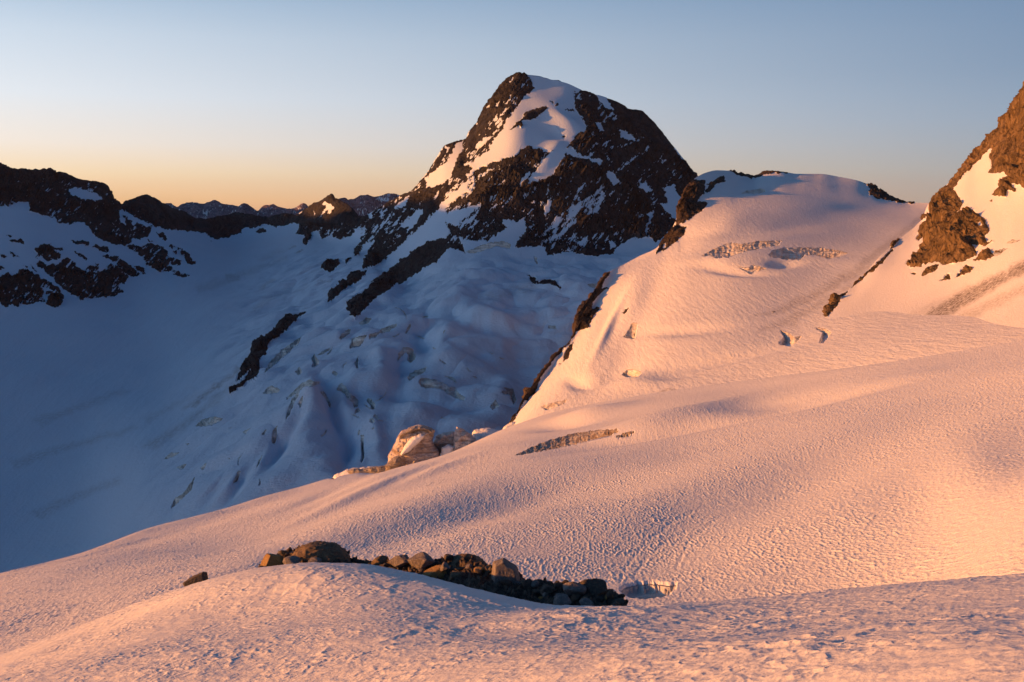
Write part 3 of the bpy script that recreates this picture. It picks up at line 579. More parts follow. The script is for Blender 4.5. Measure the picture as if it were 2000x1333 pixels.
# the rock island keeps its rock inside the upper snowfield
print('T big', time.time() - T0, big.P.shape)
M_CIRQUE = terrain_mat('cirque_rock_shade_blue_snow', 2.0, rock=(.046, .045, .050), rock2=(.019, .020, .025), snow=(.62, .73, .87), grain=.5, warm=(.080, .068, .060), rbump=.9, ice=((.40, .39, .37), (.78, .80, .79), (.20, .18, .155)))  # snow bluer and darker than elsewhere: basin shade put into its colour
own = big.own[:-1, :-1]; iown = big.iown[:-1, :-1]
nf = big.nf
names = [r[0] for r in rocks]
done = np.zeros(own.shape, bool)
yy = big.Y[:-1, :-1]; xx = big.X[:-1, :-1]
base_y = np.interp(big.px, [0, 225, 700, 760, 880, 950, 1010, 1100, 1200, 1280, 1320, 1500], [0, 0, 0, 0, 0, 465, 485, 492, 500, 475, 470, 470])[:-1][None, :]
def give(name, mask, label, cat, kind=None, group=None, mat=None):
    global done
    m_ = mask & ~done
    if kind is None: m_ = biggest(m_)
    if m_.sum() < 4: return None
    done |= m_
    o = big.emit(name, m_, mat or M_CIRQUE); tag(o, label, cat, group, kind); return o
k_peak = names.index('peak') + 1
big_sel = (own == k_peak) | ((xx > 835) & (yy < np.where(base_y > 0, base_y, np.interp(xx, [835, 880, 950], [345, 440, 470])) - 2))
big_sel |= (np.arange(own.shape[0])[:, None] >= nf - 2) & (big.px[:-1][None] > 790)
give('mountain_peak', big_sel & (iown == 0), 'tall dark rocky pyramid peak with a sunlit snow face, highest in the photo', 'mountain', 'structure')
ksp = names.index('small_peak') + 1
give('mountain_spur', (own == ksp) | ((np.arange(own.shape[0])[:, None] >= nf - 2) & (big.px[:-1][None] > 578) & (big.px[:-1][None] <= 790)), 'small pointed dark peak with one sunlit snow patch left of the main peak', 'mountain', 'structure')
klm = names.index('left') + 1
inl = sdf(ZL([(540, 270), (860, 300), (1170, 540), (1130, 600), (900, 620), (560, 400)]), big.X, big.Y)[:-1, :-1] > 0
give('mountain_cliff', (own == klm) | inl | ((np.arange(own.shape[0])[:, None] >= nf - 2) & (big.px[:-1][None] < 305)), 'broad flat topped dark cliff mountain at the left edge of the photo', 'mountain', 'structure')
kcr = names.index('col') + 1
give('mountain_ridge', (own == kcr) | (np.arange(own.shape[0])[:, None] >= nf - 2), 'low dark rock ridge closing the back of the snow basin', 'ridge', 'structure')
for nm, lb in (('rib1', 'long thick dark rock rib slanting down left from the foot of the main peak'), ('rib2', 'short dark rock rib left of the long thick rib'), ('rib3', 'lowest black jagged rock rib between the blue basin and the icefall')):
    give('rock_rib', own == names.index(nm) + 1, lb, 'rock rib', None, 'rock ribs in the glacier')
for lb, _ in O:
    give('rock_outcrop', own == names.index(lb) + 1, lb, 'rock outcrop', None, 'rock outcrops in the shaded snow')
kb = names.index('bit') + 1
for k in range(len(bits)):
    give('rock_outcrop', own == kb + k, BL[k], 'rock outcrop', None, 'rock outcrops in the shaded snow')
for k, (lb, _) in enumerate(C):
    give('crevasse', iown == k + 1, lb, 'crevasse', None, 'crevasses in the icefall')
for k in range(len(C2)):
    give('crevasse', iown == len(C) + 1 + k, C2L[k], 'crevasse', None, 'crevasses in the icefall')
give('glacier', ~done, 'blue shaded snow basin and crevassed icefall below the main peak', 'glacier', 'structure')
print('T emit big', time.time() - T0)

# ================================================================== SUNLIT DOME (right of the rock edge)
dcrest = [(960, 880, 590), (985, 840, 610), (1000, 822, 625), (1018, 785, 645), (1040, 752, 670), (1052, 738, 685), (1070, 712, 705), (1096, 683, 735), (1120, 655, 765), (1123, 640, 770), (1130, 612, 780), (1147, 588, 800), (1168, 558, 825), (1190, 532, 850), (1220, 516, 880), (1250, 500, 910), (1283, 484, 940), (1296, 466, 960), (1312, 447, 980), (1323, 422, 1010), (1330, 395, 1040), (1345, 362, 1090), (1357, 349, 1120), (1378, 338, 1150), (1400, 333, 1180), (1425, 334, 1200), (1450, 341, 1240), (1470, 343, 1260), (1495, 336, 1260), (1520, 335, 1250), (1560, 340, 1250), (1600, 340, 1260), (1640, 346, 1250), (1670, 352, 1230), (1700, 362, 1210), (1740, 384, 1150), (1780, 396, 1100), (1830, 397, 1050), (1900, 400, 1000), (2100, 400, 950), (2500, 400, 900)]
drows = [
 [(960, 960, 430), (1000, 905, 420), (1100, 850, 430), (1200, 820, 425), (1300, 800, 410), (1500, 775, 385), (1700, 750, 350), (2000, 700, 300), (2500, 600, 260)],
 [(960, 905, 500), (1000, 850, 505), (1100, 790, 520), (1200, 765, 505), (1300, 750, 480), (1500, 725, 440), (1700, 690, 400), (2000, 640, 350), (2500, 540, 300)],
 [(960, 890, 560), (1000, 836, 580), (1100, 725, 660), (1180, 650, 700), (1300, 645, 620), (1400, 650, 570), (1500, 650, 545), (1700, 610, 530), (2000, 560, 490), (2500, 500, 420)],
 [(960, 884, 580), (1000, 828, 610), (1100, 698, 710), (1180, 580, 810), (1260, 540, 820), (1350, 525, 780), (1450, 525, 735), (1550, 530, 720), (1700, 510, 730), (2000, 480, 690), (2500, 450, 600)],
 [(960, 882, 586), (1000, 824, 620), (1100, 686, 728), (1180, 552, 832), (1260, 505, 885), (1310, 470, 930), (1380, 430, 960), (1450, 425, 940), (1550, 430, 930), (1700, 440, 930), (1800, 430, 950), (2000, 440, 850), (2500, 430, 750)],
 dcrest]
dome = Sheet(drows, 960, 2400, 1150, 560, back=.3, steep=.9, smooth=30, nback=40, soft=(90, 1380, 1460))
q = dome.P * np.array([1 / 110., 1 / 160., 0])
dome.lift(dome.front * 1.6 * fbm(q, 2, 15, .4) * np.sin(np.pi * dome.f) * np.clip(dome.D / 700, .4, 1.4))
dome.bump((1480, 450, 150, 12, -6, -2), (1560, 402, 160, 14, 5, 1.5), (1640, 415, 110, 12, -4, -1), (1400, 455, 60, 20, -30, 2), (1190, 640, 60, 8, -62, 2.5), (1230, 600, 22, 60, 25, 3),
          (1190, 735, 60, 16, -20, -3), (1130, 745, 24, 12, 0, -2.5), (1240, 745, 60, 14, -8, 3), (1420, 505, 80, 10, -6, 2), (1570, 505, 90, 10, 3, 2), (1530, 515, 30, 8, 0, -3), (1440, 530, 60, 8, 5, -3),
          (1350, 645, 80, 10, -5, -2), (1410, 700, 120, 10, -12, -3), (1300, 735, 100, 10, -10, -2), (1600, 365, 120, 10, 4, 2))
drocks = [
 ('tall dark rock pillar on the left skyline of the sunlit snow dome', Z3([(185, 760), (195, 660), (235, 580), (262, 530), (340, 540), (335, 600), (300, 650), (355, 660), (330, 690), (280, 730), (200, 775)])),
 ('slanting rock fin beside the top of the tall pillar', Z3([(322, 610), (345, 560), (440, 512), (445, 545), (390, 565), (370, 600), (335, 618)])),
 ('dark rock lump on the dome edge just below the tall pillar', Z3([(80, 925), (110, 860), (160, 800), (190, 772), (245, 785), (235, 820), (190, 860), (130, 905)])),
 ('long lowest dark rock strip on the left edge of the sunlit dome', ZC([(80, 1240), (120, 1180), (170, 1100), (210, 1010), (260, 930), (320, 865), (340, 850), (390, 765), (450, 760), (445, 810), (400, 840), (370, 890), (340, 980), (320, 1030), (270, 1070), (235, 1080), (270, 1010), (305, 925), (262, 965), (225, 1040), (180, 1120), (130, 1200)])),
 ('small slanting rock between the two large rock strips of the dome edge', ZC([(540, 745), (560, 690), (610, 640), (605, 670), (570, 760), (530, 785)])),
 ('large brown rock buttress halfway down the left edge of the dome', ZC([(600, 590), (610, 520), (640, 430), (650, 395), (700, 365), (730, 325), (770, 275), (790, 200), (840, 130), (885, 118), (840, 180), (815, 240), (870, 240), (830, 265), (790, 300), (750, 350), (745, 400), (810, 385), (780, 430), (740, 480), (735, 530), (690, 550), (640, 560)])),
 ('lone tiny rock in the sunlit snow right of the brown buttress', ZC([(972, 418), (1020, 380), (1015, 405), (985, 430)])),
 ('thin jagged rocks along the skyline above the dome saddle', Z3([(425, 470), (470, 470), (500, 490), (580, 505), (640, 485), (700, 475), (760, 488), (790, 500), (700, 503), (640, 513), (580, 532), (500, 512)])),
 ('dark rounded rock on the right skyline shoulder of the snow dome', Z3([(1140, 530), (1200, 540), (1270, 575), (1300, 620), (1400, 632), (1460, 655), (1420, 662), (1330, 655), (1240, 635), (1190, 610), (1200, 580)])),
]
dbits = [ZC([(540, 680), (565, 640), (605, 610), (580, 650)]), ZC([(470, 715), (515, 683), (500, 702)]), ZC([(495, 802), (520, 798), (515, 810)]), Z6([(1478, 244), (1498, 244), (1490, 250)])]
dices = [
 ('ragged glowing ice scarp on the dome, left one of the wide pair', Z3([(320, 935), (360, 910), (420, 880), (470, 865), (540, 870), (620, 855), (740, 855), (720, 875), (640, 890), (540, 910), (460, 935), (400, 940), (360, 930)]), .9),
 ('widest curved ice scarp on the dome with a notch in its middle', Z3([(670, 930), (690, 905), (760, 890), (840, 890), (940, 890), (1030, 905), (1085, 920), (1040, 935), (980, 945), (900, 925), (860, 925), (835, 950), (760, 945)]), .9),
 ('small broken ice step below the two wide scarps of the dome', Z3([(505, 990), (560, 995), (590, 978), (660, 1000), (600, 1010), (580, 1025), (540, 1005)]), .8),
 ('narrow grey slot near the top of the snow dome', Z3([(525, 608), (560, 590), (640, 583), (655, 598), (600, 607)]), 1.2),
 ('small crumbled ice hole in the sunlit snow below the lone tiny rock', Z6([(695, 372), (720, 340), (740, 300), (770, 298), (765, 330), (755, 380), (720, 378)]), .5),
 ('grey blue pit with a rim of snow crumbs low on the sunlit slope', Z6([(688, 572), (715, 545), (750, 540), (792, 560), (770, 582), (720, 582)]), 1.8),
 ('yellow lit ice lip at the foot of the dome near the rock edge', Z6([(255, 742), (300, 728), (395, 703), (393, 720), (340, 742), (290, 757)]), .5),
 ('dirty brown ice scarp between the ice towers and the dome foot', Z6([(30, 905), (60, 870), (150, 840), (270, 836), (275, 862), (230, 877), (120, 887)]), 1.0),
 ('crumpled blue white ice break left of the two below the rock line', Z6([(1520, 335), (1560, 350), (1600, 375), (1640, 362), (1610, 400), (1570, 422), (1515, 408), (1550, 375)]), 1.2),
 ('curved shadowed ice break right of the two below the rock line', Z6([(1705, 322), (1760, 328), (1790, 350), (1755, 402), (1735, 402), (1755, 350)]), 1.0),
]
ddirt = [(Z3([(580, 1260), (760, 1180), (930, 1100), (1100, 1000), (1300, 850), (1480, 710), (1490, 730), (1320, 880), (1130, 1040), (960, 1140), (780, 1220)]), 7, .5), (Z3([(600, 1330), (900, 1180), (1100, 1080), (1100, 1100), (800, 1290)]), 7, .4), (Z6([(880, 668), (980, 648), (1000, 655), (900, 672)]), 2, .7)]
rim_c = [(p[0], p[1]) for p in dcrest if 985 <= p[0] <= 1200]
rim_p = [(x - 12, y - 12) for x, y in rim_c] + [(x + 2.6, y + 2.6) for x, y in rim_c[::-1]]
detail(dome, drocks + [('bit', b) for b in dbits] + [('rim', rim_p)], [Z3([(300, 655), (360, 640), (330, 560), (360, 560), (330, 615)]), Z3([(120, 905), (130, 860), (138, 890)])], dices, ddirt, rock_amp=.0065, wave=.04, proud=.003, warp=2.6, wsize=9, ice_depth=.006, seed=14)
rid = np.arange(dome.n)[:, None] * np.ones((1, dome.m))
dome.attr['rock'] = np.where((rid >= dome.nf) & (dome.px[None] < 1350), 1.0, dome.attr['rock'])
M_DOME = terrain_mat('sunlit_snow', .9, rock=(.11, .082, .062), rock2=(.04, .031, .026), snow=(.80, .81, .84), grain=.55, warm=(.20, .14, .09), flute=.5, flsc=(.35, .05, .35), ice=((.56, .49, .42), (.78, .76, .73), (.36, .29, .22)))  # rock colours darkened to hold the shade on its turned-away sides
def give_from(sh, D, name, mask, label, cat, kind=None, group=None, mat=None):
    m_ = mask & ~D['d']
    if kind is None: m_ = biggest(m_)
    if m_.sum() < 4: return None
    D['d'] |= m_
    return tag(sh.emit(name, m_, mat), label, cat, group, kind)
dd = {'d': np.zeros((dome.n - 1, dome.m - 1), bool)}
for k, (lb, _) in enumerate(drocks):
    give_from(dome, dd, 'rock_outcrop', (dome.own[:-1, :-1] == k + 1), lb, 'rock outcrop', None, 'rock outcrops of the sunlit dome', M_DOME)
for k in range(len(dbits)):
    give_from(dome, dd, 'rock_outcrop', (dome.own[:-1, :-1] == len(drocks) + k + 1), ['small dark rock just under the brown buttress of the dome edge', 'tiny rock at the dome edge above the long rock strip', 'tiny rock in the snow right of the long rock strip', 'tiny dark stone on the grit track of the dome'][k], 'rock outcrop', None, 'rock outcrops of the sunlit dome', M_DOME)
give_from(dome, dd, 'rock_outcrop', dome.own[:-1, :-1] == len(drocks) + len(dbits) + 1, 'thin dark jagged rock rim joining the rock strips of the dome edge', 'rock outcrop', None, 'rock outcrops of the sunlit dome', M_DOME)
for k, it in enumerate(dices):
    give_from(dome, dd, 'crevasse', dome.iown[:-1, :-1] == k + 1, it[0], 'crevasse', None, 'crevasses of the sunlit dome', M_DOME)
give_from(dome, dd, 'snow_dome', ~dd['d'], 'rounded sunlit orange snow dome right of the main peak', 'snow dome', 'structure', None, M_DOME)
print('T dome', time.time() - T0)

# ================================================================== RIGHT SLOPE with the big brown outcrop
rcrest = [(1480, 700, 520), (1540, 668, 540), (1590, 635, 560), (1610, 612, 570), (1640, 580, 590), (1680, 545, 620), (1720, 500, 650), (1760, 465, 690), (1800, 428, 730), (1813, 400, 760), (1822, 388, 770), (1838, 372, 775), (1860, 352, 780), (1885, 325, 780), (1905, 308, 780), (1925, 285, 780), (1945, 262, 770), (1960, 235, 760), (1978, 222, 750), (1990, 200, 740), (2000, 178, 730), (2040, 110, 720), (2120, 0, 700), (2300, -200, 660), (2500, -400, 600)]
rrows = [
 [(1480, 800, 380), (1600, 790, 360), (1700, 780, 345), (1850, 760, 320), (2000, 740, 290), (2500, 600, 240)],
 [(1480, 722, 455), (1600, 702, 440), (1700, 690, 425), (1850, 670, 390), (2000, 640, 350), (2500, 480, 280)],
 [(1480, 712, 490), (1600, 665, 500), (1700, 620, 520), (1850, 575, 500), (2000, 520, 450), (2500, 300, 360)],
 [(1480, 706, 505), (1600, 638, 540), (1700, 560, 590), (1800, 500, 610), (1900, 440, 600), (2000, 400, 560), (2500, 0, 470)],
 rcrest]
rs_ = Sheet(rrows, 1480, 2500, 1000, 620, back=.3, steep=.9, smooth=6)
q = rs_.P * np.array([1 / 70., 1 / 100., 0])
rs_.lift(rs_.front * 1.2 * fbm(q, 2, 25, .4) * np.sin(np.pi * rs_.f))
rrk = [
 ('huge brown lit rock wall at the right edge of the photo', ZR([(765, 600), (790, 540), (770, 480), (840, 370), (850, 250), (930, 170), (990, 40), (1150, -200), (1300, -500), (3000, -2500), (3000, 900), (1300, 760), (990, 690), (930, 640), (870, 590), (800, 595)])),
 ('thin brown rock crest running up the skyline toward the rock wall', ZR([(480, 690), (535, 695), (620, 597), (700, 517), (820, 400), (850, 360), (850, 240), (700, 440), (600, 550)])),
 ('big brown pyramid shaped outcrop with gullied face on the right slope', ZR([(265, 1215), (260, 1170), (310, 1100), (370, 1000), (350, 1010), (310, 1035), (300, 1020), (325, 940), (390, 880), (378, 840), (400, 700), (500, 670), (535, 690), (570, 740), (605, 800), (550, 860), (600, 850), (640, 820), (740, 885), (780, 970), (745, 1000), (755, 1040), (800, 1040), (750, 1072), (670, 1060), (695, 1125), (600, 1175), (480, 1190), (420, 1170)])),
 ('small brown rock cluster just under the rock wall at the right', ZR([(790, 735), (830, 690), (850, 640), (900, 610), (990, 650), (1000, 680), (910, 660), (950, 700), (950, 720), (900, 710), (885, 748), (800, 745)])),
 ('dark small rocks right below the pyramid outcrop', ZR([(665, 1165), (700, 1140), (740, 1110), (780, 1095), (800, 1130), (780, 1155), (700, 1165)])),
 ('low brown rock in the snow, right one of two below the pyramid outcrop', ZR([(555, 1275), (590, 1220), (620, 1190), (670, 1215), (650, 1240), (590, 1265)])),
 ('low brown rock in the snow, left one of two below the pyramid outcrop', ZR([(455, 1298), (490, 1255), (520, 1250), (515, 1280)])),
 ('slanting brown rock touching the lower left toe of the pyramid outcrop', ZR([(330, 1270), (360, 1225), (430, 1180), (450, 1190), (430, 1230), (360, 1260)])),
 ('brown rock knob on the dark diagonal rock line, upper end', ZR([(130, 1090), (150, 1020), (180, 990), (210, 985), (190, 1030), (160, 1070)])),
 ('thin dark rock seam at the top of the diagonal rock line', ZR([(180, 990), (260, 930), (370, 850), (365, 872), (260, 955), (210, 1000)])),
 ('long thin rock seam in the middle of the diagonal rock line', ZR([(-30, 1245), (0, 1215), (60, 1160), (140, 1087), (148, 1097), (80, 1175), (10, 1235)])),
 ('thick brown rock at the lower end of the diagonal rock line', Z3([(912, 1268), (955, 1205), (1000, 1155), (1050, 1112), (1098, 1102), (1060, 1142), (1005, 1222), (980, 1247)])),
 ('brown rock joint just above the thick lower end of the rock line', Z3([(1095, 1102), (1145, 1030), (1190, 1000), (1200, 1010), (1150, 1062), (1110, 1092)])),
]
rbits = [ZR([(775, 780), (795, 765), (790, 785)]), ZR([(258, 1240), (305, 1242), (290, 1256)]), ZR([(805, 1105), (875, 1092), (815, 1112)]), ZR([(230, 1180), (245, 1160), (262, 1160), (262, 1200), (235, 1200)])]
rices = [('curved snow lip scarp right of the pyramid outcrop', ZR([(800, 1110), (850, 1085), (900, 1080), (870, 1100), (830, 1130), (805, 1130)]), .3),
         ('small blue hollow in the snow near the right edge', ZR([(880, 1050), (920, 1030), (985, 1030), (930, 1045)]), .8)]
rdirt = [(Z3([(2050, 920), (1880, 1020), (1700, 1105), (1560, 1180), (1480, 1240), (1420, 1330), (1500, 1315), (1600, 1255), (1750, 1160), (1900, 1070), (2050, 1000)]), 8, 1.15), (Z3([(1500, 1330), (1700, 1220), (2000, 1080), (2300, 960), (2300, 990), (2000, 1130), (1700, 1280)]), 9, .55), (Z3([(1300, 1290), (1500, 1190), (1700, 1090), (1710, 1100), (1500, 1220)]), 7, .35)]
detail(rs_, rrk + [('bit', b) for b in rbits], [ZR([(695, 915), (720, 915), (735, 940), (710, 945)])], rices, rdirt, rock_amp=.0105, wave=.06, proud=.006, warp=2.4, wsize=9, ice_depth=.004, seed=33)
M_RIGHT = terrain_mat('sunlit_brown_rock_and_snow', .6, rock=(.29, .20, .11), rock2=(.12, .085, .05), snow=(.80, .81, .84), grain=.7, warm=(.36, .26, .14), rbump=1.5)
dr = {'d': np.zeros((rs_.n - 1, rs_.m - 1), bool)}
for k, (lb, _) in enumerate(rrk):
    mk = rs_.own[:-1, :-1] == k + 1
    if k == 0: mk |= (np.arange(rs_.n - 1)[:, None] >= rs_.nf - 2) & (rs_.px[:-1][None] > 1950)
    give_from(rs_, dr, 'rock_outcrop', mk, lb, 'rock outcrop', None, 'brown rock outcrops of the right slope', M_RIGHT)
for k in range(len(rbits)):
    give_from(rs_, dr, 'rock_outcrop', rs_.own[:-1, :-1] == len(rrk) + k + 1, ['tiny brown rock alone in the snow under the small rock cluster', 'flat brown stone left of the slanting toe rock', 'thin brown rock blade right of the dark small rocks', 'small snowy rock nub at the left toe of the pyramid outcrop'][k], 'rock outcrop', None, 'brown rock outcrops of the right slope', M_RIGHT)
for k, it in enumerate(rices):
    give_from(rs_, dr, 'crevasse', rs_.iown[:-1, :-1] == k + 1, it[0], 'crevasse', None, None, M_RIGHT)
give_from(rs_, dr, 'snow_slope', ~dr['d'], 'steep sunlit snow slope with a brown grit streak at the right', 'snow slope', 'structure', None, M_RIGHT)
print('T right', time.time() - T0)

# ================================================================== MIDDLE SNOWFIELD with suncups
srows = [
 [(-420, 1700, 62), (0, 1480, 70), (500, 1400, 66), (1000, 1400, 58), (1500, 1380, 52), (2000, 1330, 44), (2420, 1280, 40)],
 [(-420, 1400, 100), (0, 1270, 108), (500, 1190, 100), (1000, 1205, 88), (1300, 1200, 84), (1500, 1200, 78), (2000, 1150, 62), (2420, 1100, 56)],
 [(-420, 1320, 130), (0, 1195, 145), (500, 1095, 155), (1000, 1060, 138), (1300, 1060, 124), (1500, 1040, 116), (2000, 1000, 92), (2420, 940, 80)],
 [(-420, 1260, 175), (0, 1150, 185), (300, 1075, 215), (500, 1030, 235), (700, 985, 235), (1000, 945, 215), (1300, 920, 200), (1500, 890, 185), (2000, 840, 145), (2420, 780, 120)],
 [(-420, 1230, 215), (0, 1128, 222), (300, 1042, 270), (500, 993, 300), (700, 935, 325), (850, 897, 335), (1000, 862, 345), (1150, 830, 350), (1300, 800, 340), (1500, 770, 320), (1700, 740, 285), (2000, 700, 235), (2420, 620, 190)],
 [(-420, 1222, 230), (0, 1120, 235), (150, 1083, 255), (300, 1029, 290), (380, 1009, 302), (455, 989, 315), (511, 971, 325), (590, 950, 338), (638, 936, 345), (680, 927, 352), (703, 924, 355), (734, 924, 360), (780, 913, 367), (857, 893, 375), (985, 838, 395), (1080, 806, 400), (1180, 785, 395), (1300, 765, 385), (1500, 738, 360), (1700, 713, 325), (1850, 690, 300), (2000, 664, 275), (2420, 590, 220)]]
sf = Sheet(srows, -420, 2800, 3000, 720, back=.35, steep=.7, smooth=8)
q = sf.P * np.array([1 / 55., 1 / 80., 0])
sf.lift(sf.front * 1.6 * fbm(q, 2, 61, .4) * sstep(0, .2, sf.f) * (1 - sstep(.9, 1, sf.f)) * np.clip(sf.D / 200, .4, 1.5))
sf.bump((1560, 930, 260, 60, -22, -1.8), (1340, 960, 160, 50, -15, 1.2), (1150, 960, 200, 30, -10, -.8), (1250, 1080, 90, 60, 0, -.15), (800, 990, 300, 26, -18, 1.5), (900, 1010, 260, 22, -16, -1.4), (600, 1010, 200, 20, -18, -1.2),
        (1290, 825, 160, 12, -14, 3), (1240, 850, 160, 9, -12, -2.5), (1150, 810, 80, 8, -12, 2.5), (1500, 800, 260, 10, -12, -2.2), (1650, 840, 220, 22, -14, 1.5), (1100, 830, 60, 7, -8, -2), (700, 962, 140, 6, -22, .8), (640, 962, 90, 6, -22, -.7), (860, 915, 70, 6, -20, .8), (1900, 950, 90, 90, 0, 1.0), (1265, 1115, 60, 35, 0, -.08), (2100, 1040, 230, 150, -30, 3.6))
# the pit beside the boulders
pit = sdf([(1210, 1150), (1222, 1141), (1245, 1136), (1280, 1134), (1300, 1138), (1322, 1136), (1318, 1150), (1300, 1163), (1262, 1169), (1232, 1166), (1214, 1158)], *sf.warp(2, 12), 12)

sf.lift(-.85 * sstep(-2.5, 8.5, pit))
def groove(sh, line, dep, wd):
    d = -sdf(list(line) + list(line)[::-1], *sh.warp(3, 25), 12); sh.lift(dep * np.exp(-(d / wd) ** 2) - dep * .6 * np.exp(-((d - 1.9 * wd) / wd) ** 2))
for ln in ([(1212, 1135), (1228, 1100), (1262, 1060), (1310, 1022), (1370, 992), (1440, 975)], [(1240, 1125), (1262, 1090), (1300, 1060), (1340, 1040)], [(1322, 1110), (1345, 1060), (1400, 1012), (1480, 985), (1560, 960)], [(1490, 1060), (1530, 1020), (1600, 985)]):
    groove(sf, ln, -.022, 3.5)
def suncups(sh, cell, amp, ymask, ax=1.0, ay=.32, seed=0, shear=0.0):
    x, y = sh.P[..., 0], sh.P[..., 1]; Q = np.stack([x, y, x * 0], -1)
    wx = fbm(Q / (cell * 2.2), 2, 5 + seed) * .30 * cell; wy = fbm(Q / (cell * 2.2), 2, 8 + seed) * .7 * cell
    rot = fbm(Q / 45.0, 1, 90 + seed) * .5 + shear
    u = (x * np.cos(rot * .25) + y * np.sin(rot * .25)) if False else x + y * (shear) 
    f1, f2 = worley((u + wx) / cell * ax, (y + wy) / cell * ay, seed)
    a = np.clip(f1, 0, 1) ** 1.7
    m2 = np.clip(.68 + .55 * fbm(Q / (cell * 14), 2, 44 + seed) + .5 * fbm(Q / (cell * 60), 2, 144 + seed), .15, 1.5)
    sh.P[..., 2] += ymask * amp * cell * (a - .25) * m2
    sh.P[..., 2] += ymask * amp * .12 * cell * perlin(Q / (cell * .4) * np.array([1, .4, 1]), 66)
smooth_zone = 1 - .75 * np.exp(-(((sf.X - 1940) / 90) ** 2 + ((sf.Y - 1040) / 90) ** 2))
cupm = sstep(0.02, .08, sf.f) * (1 - sstep(-4, 2, pit)) * smooth_zone * (1 - .55 * sstep(300, 380, sf.D))
suncups(sf, .31, .38, cupm, ay=.27, seed=1, shear=-.05)
suncups(sf, 1.3, .05, cupm, ay=.22, seed=5, shear=0)
sf.reproject()
sices = [
 ('dirty brown ice wedge slanting across the middle of the sunlit snowfield', Z6([(120, 1000), (200, 960), (300, 920), (420, 885), (560, 865), (660, 858), (670, 870), (610, 895), (520, 915), (400, 945), (260, 975)]), 1.0),
 ('thin grey slot right of the dirty ice wedge', Z6([(640, 907), (700, 880), (760, 868), (745, 885), (690, 902)]), 1.0),
 ('short dark slot on the snowfield crest left of the ice towers', [(640, 935), (655, 927), (662, 930), (655, 934)], .8)]
sdirt = [([(1590, 715), (1640, 705), (1740, 690), (1740, 697), (1640, 715)], 3, .6)]
detail(sf, [], [], sices, sdirt, ice_depth=.004, seed=60)
M_FIELD = terrain_mat('suncupped_snow', .35, snow=(.80, .81, .84), grain=.5, ice=((.24, .18, .13), (.50, .46, .42), (.14, .10, .07)))
pitw = sstep(0, 3.5, pit) * .9
sf.attr['ice'] = np.maximum(sf.attr['ice'], pitw)
M_PIT = terrain_mat('melt_pit_ice', .25, snow=(.80, .81, .84), ice=((.42, .40, .40), (.62, .62, .63), (.34, .30, .28)))
dsf = {'d': np.zeros((sf.n - 1, sf.m - 1), bool)}
for k, it in enumerate(sices):
    give_from(sf, dsf, 'snow_pit' if 'pit' in it[0] else 'crevasse', sf.iown[:-1, :-1] == k + 1, it[0], 'snow pit' if 'pit' in it[0] else 'crevasse', None, None, M_PIT if 'pit' in it[0] else M_FIELD)
give_from(sf, dsf, 'snow_pit', (pit > -1)[:-1, :-1], 'oval melt pit with a grey wall in the snow right of the boulders', 'snow pit', None, None, M_PIT)
give_from(sf, dsf, 'snowfield', ~dsf['d'], 'wide pink suncupped snowfield falling away to the left', 'snowfield', 'structure', None, M_FIELD)
print('T field', time.time() - T0)

# ================================================================== NEAR SNOW
nrows = [
 [(-420, 2300, 6), (500, 2300, 5), (1000, 2300, 4.4), (2000, 2300, 3.4), (2420, 2300, 3)],
 [(-420, 1500, 40), (0, 1400, 31), (500, 1380, 23), (1000, 1360, 16.5), (1500, 1350, 11.5), (2000, 1345, 8), (2420, 1340, 6.6)],
 [(-420, 1470, 50), (0, 1320, 46), (400, 1220, 42), (700, 1200, 37), (1000, 1240, 29), (1500, 1235, 21.5), (2000, 1210, 16.5), (2420, 1190, 14)],
 [(-420, 1460, 58), (0, 1290, 59), (150, 1235, 57), (300, 1178, 54), (420, 1142, 51), (520, 1120, 50), (620, 1112, 48), (700, 1114, 47), (800, 1131, 45), (900, 1155, 42), (1000, 1178, 40), (1100, 1192, 38), (1210, 1194, 36), (1350, 1186, 35), (1500, 1175, 33), (1700, 1156, 31), (2000, 1132, 28), (2420, 1100, 26)],
 [(-420, 1455, 64), (0, 1280, 66), (150, 1225, 63), (300, 1166, 60), (420, 1129, 57), (520, 1107, 56), (620, 1099, 54), (700, 1101, 53), (800, 1118, 51), (900, 1143, 48), (1000, 1167, 45), (1100, 1183, 43), (1210, 1184, 41), (1350, 1177, 39), (1500, 1165, 37), (1700, 1146, 35), (2000, 1120, 32), (2420, 1086, 30)]]
ns = Sheet(nrows, -420, 2900, 2300, 600, back=.5, steep=.5, smooth=8, wts=[60, 150, 110, 20])
Q = ns.P * np.array([1., 1., 0.])
ns.lift(.35 * fbm(Q / np.array([9., 12., 1]), 2, 71, .4) * ns.front * sstep(0, .1, ns.f) * (1 - sstep(.85, 1, ns.f)))
def lumps(sh, c, a, sd):
    x, y = sh.P[..., 0], sh.P[..., 1]; Q = np.stack([x, y, x * 0], -1)
    wx = fbm(Q / (c * 1.5), 3, 15 + sd) * .8 * c; wy = fbm(Q / (c * 1.5), 3, 18 + sd) * .8 * c
    f1, f2 = worley((x + wx) / c, (y + wy) / c * .7, sd)
    g = np.clip(f1, 0, 1) ** 1.5 - .3
    m2 = np.clip(.75 + .8 * fbm(Q / (c * 9), 2, 54 + sd), .15, 1.6)
    sh.P[..., 2] += a * c * g * m2
ew = 1 + 0 * ns.f
lumps(ns, .235, .17, 2)
lumps(ns, .9, .075, 4)
Q = ns.P * np.array([1., 1., 0.])
ns.P[..., 2] += .009 * fbm(Q / .16, 3, 99, .5) * (ns.D < 40)
ns.attr = {'rock': np.zeros(ns.X.shape), 'ice': np.zeros(ns.X.shape), 'dirt': np.zeros(ns.X.shape) + .06}
ns.finish()
M_NEAR = terrain_mat('near_snow', .05, snow=(.80, .81, .84), grain=.3)
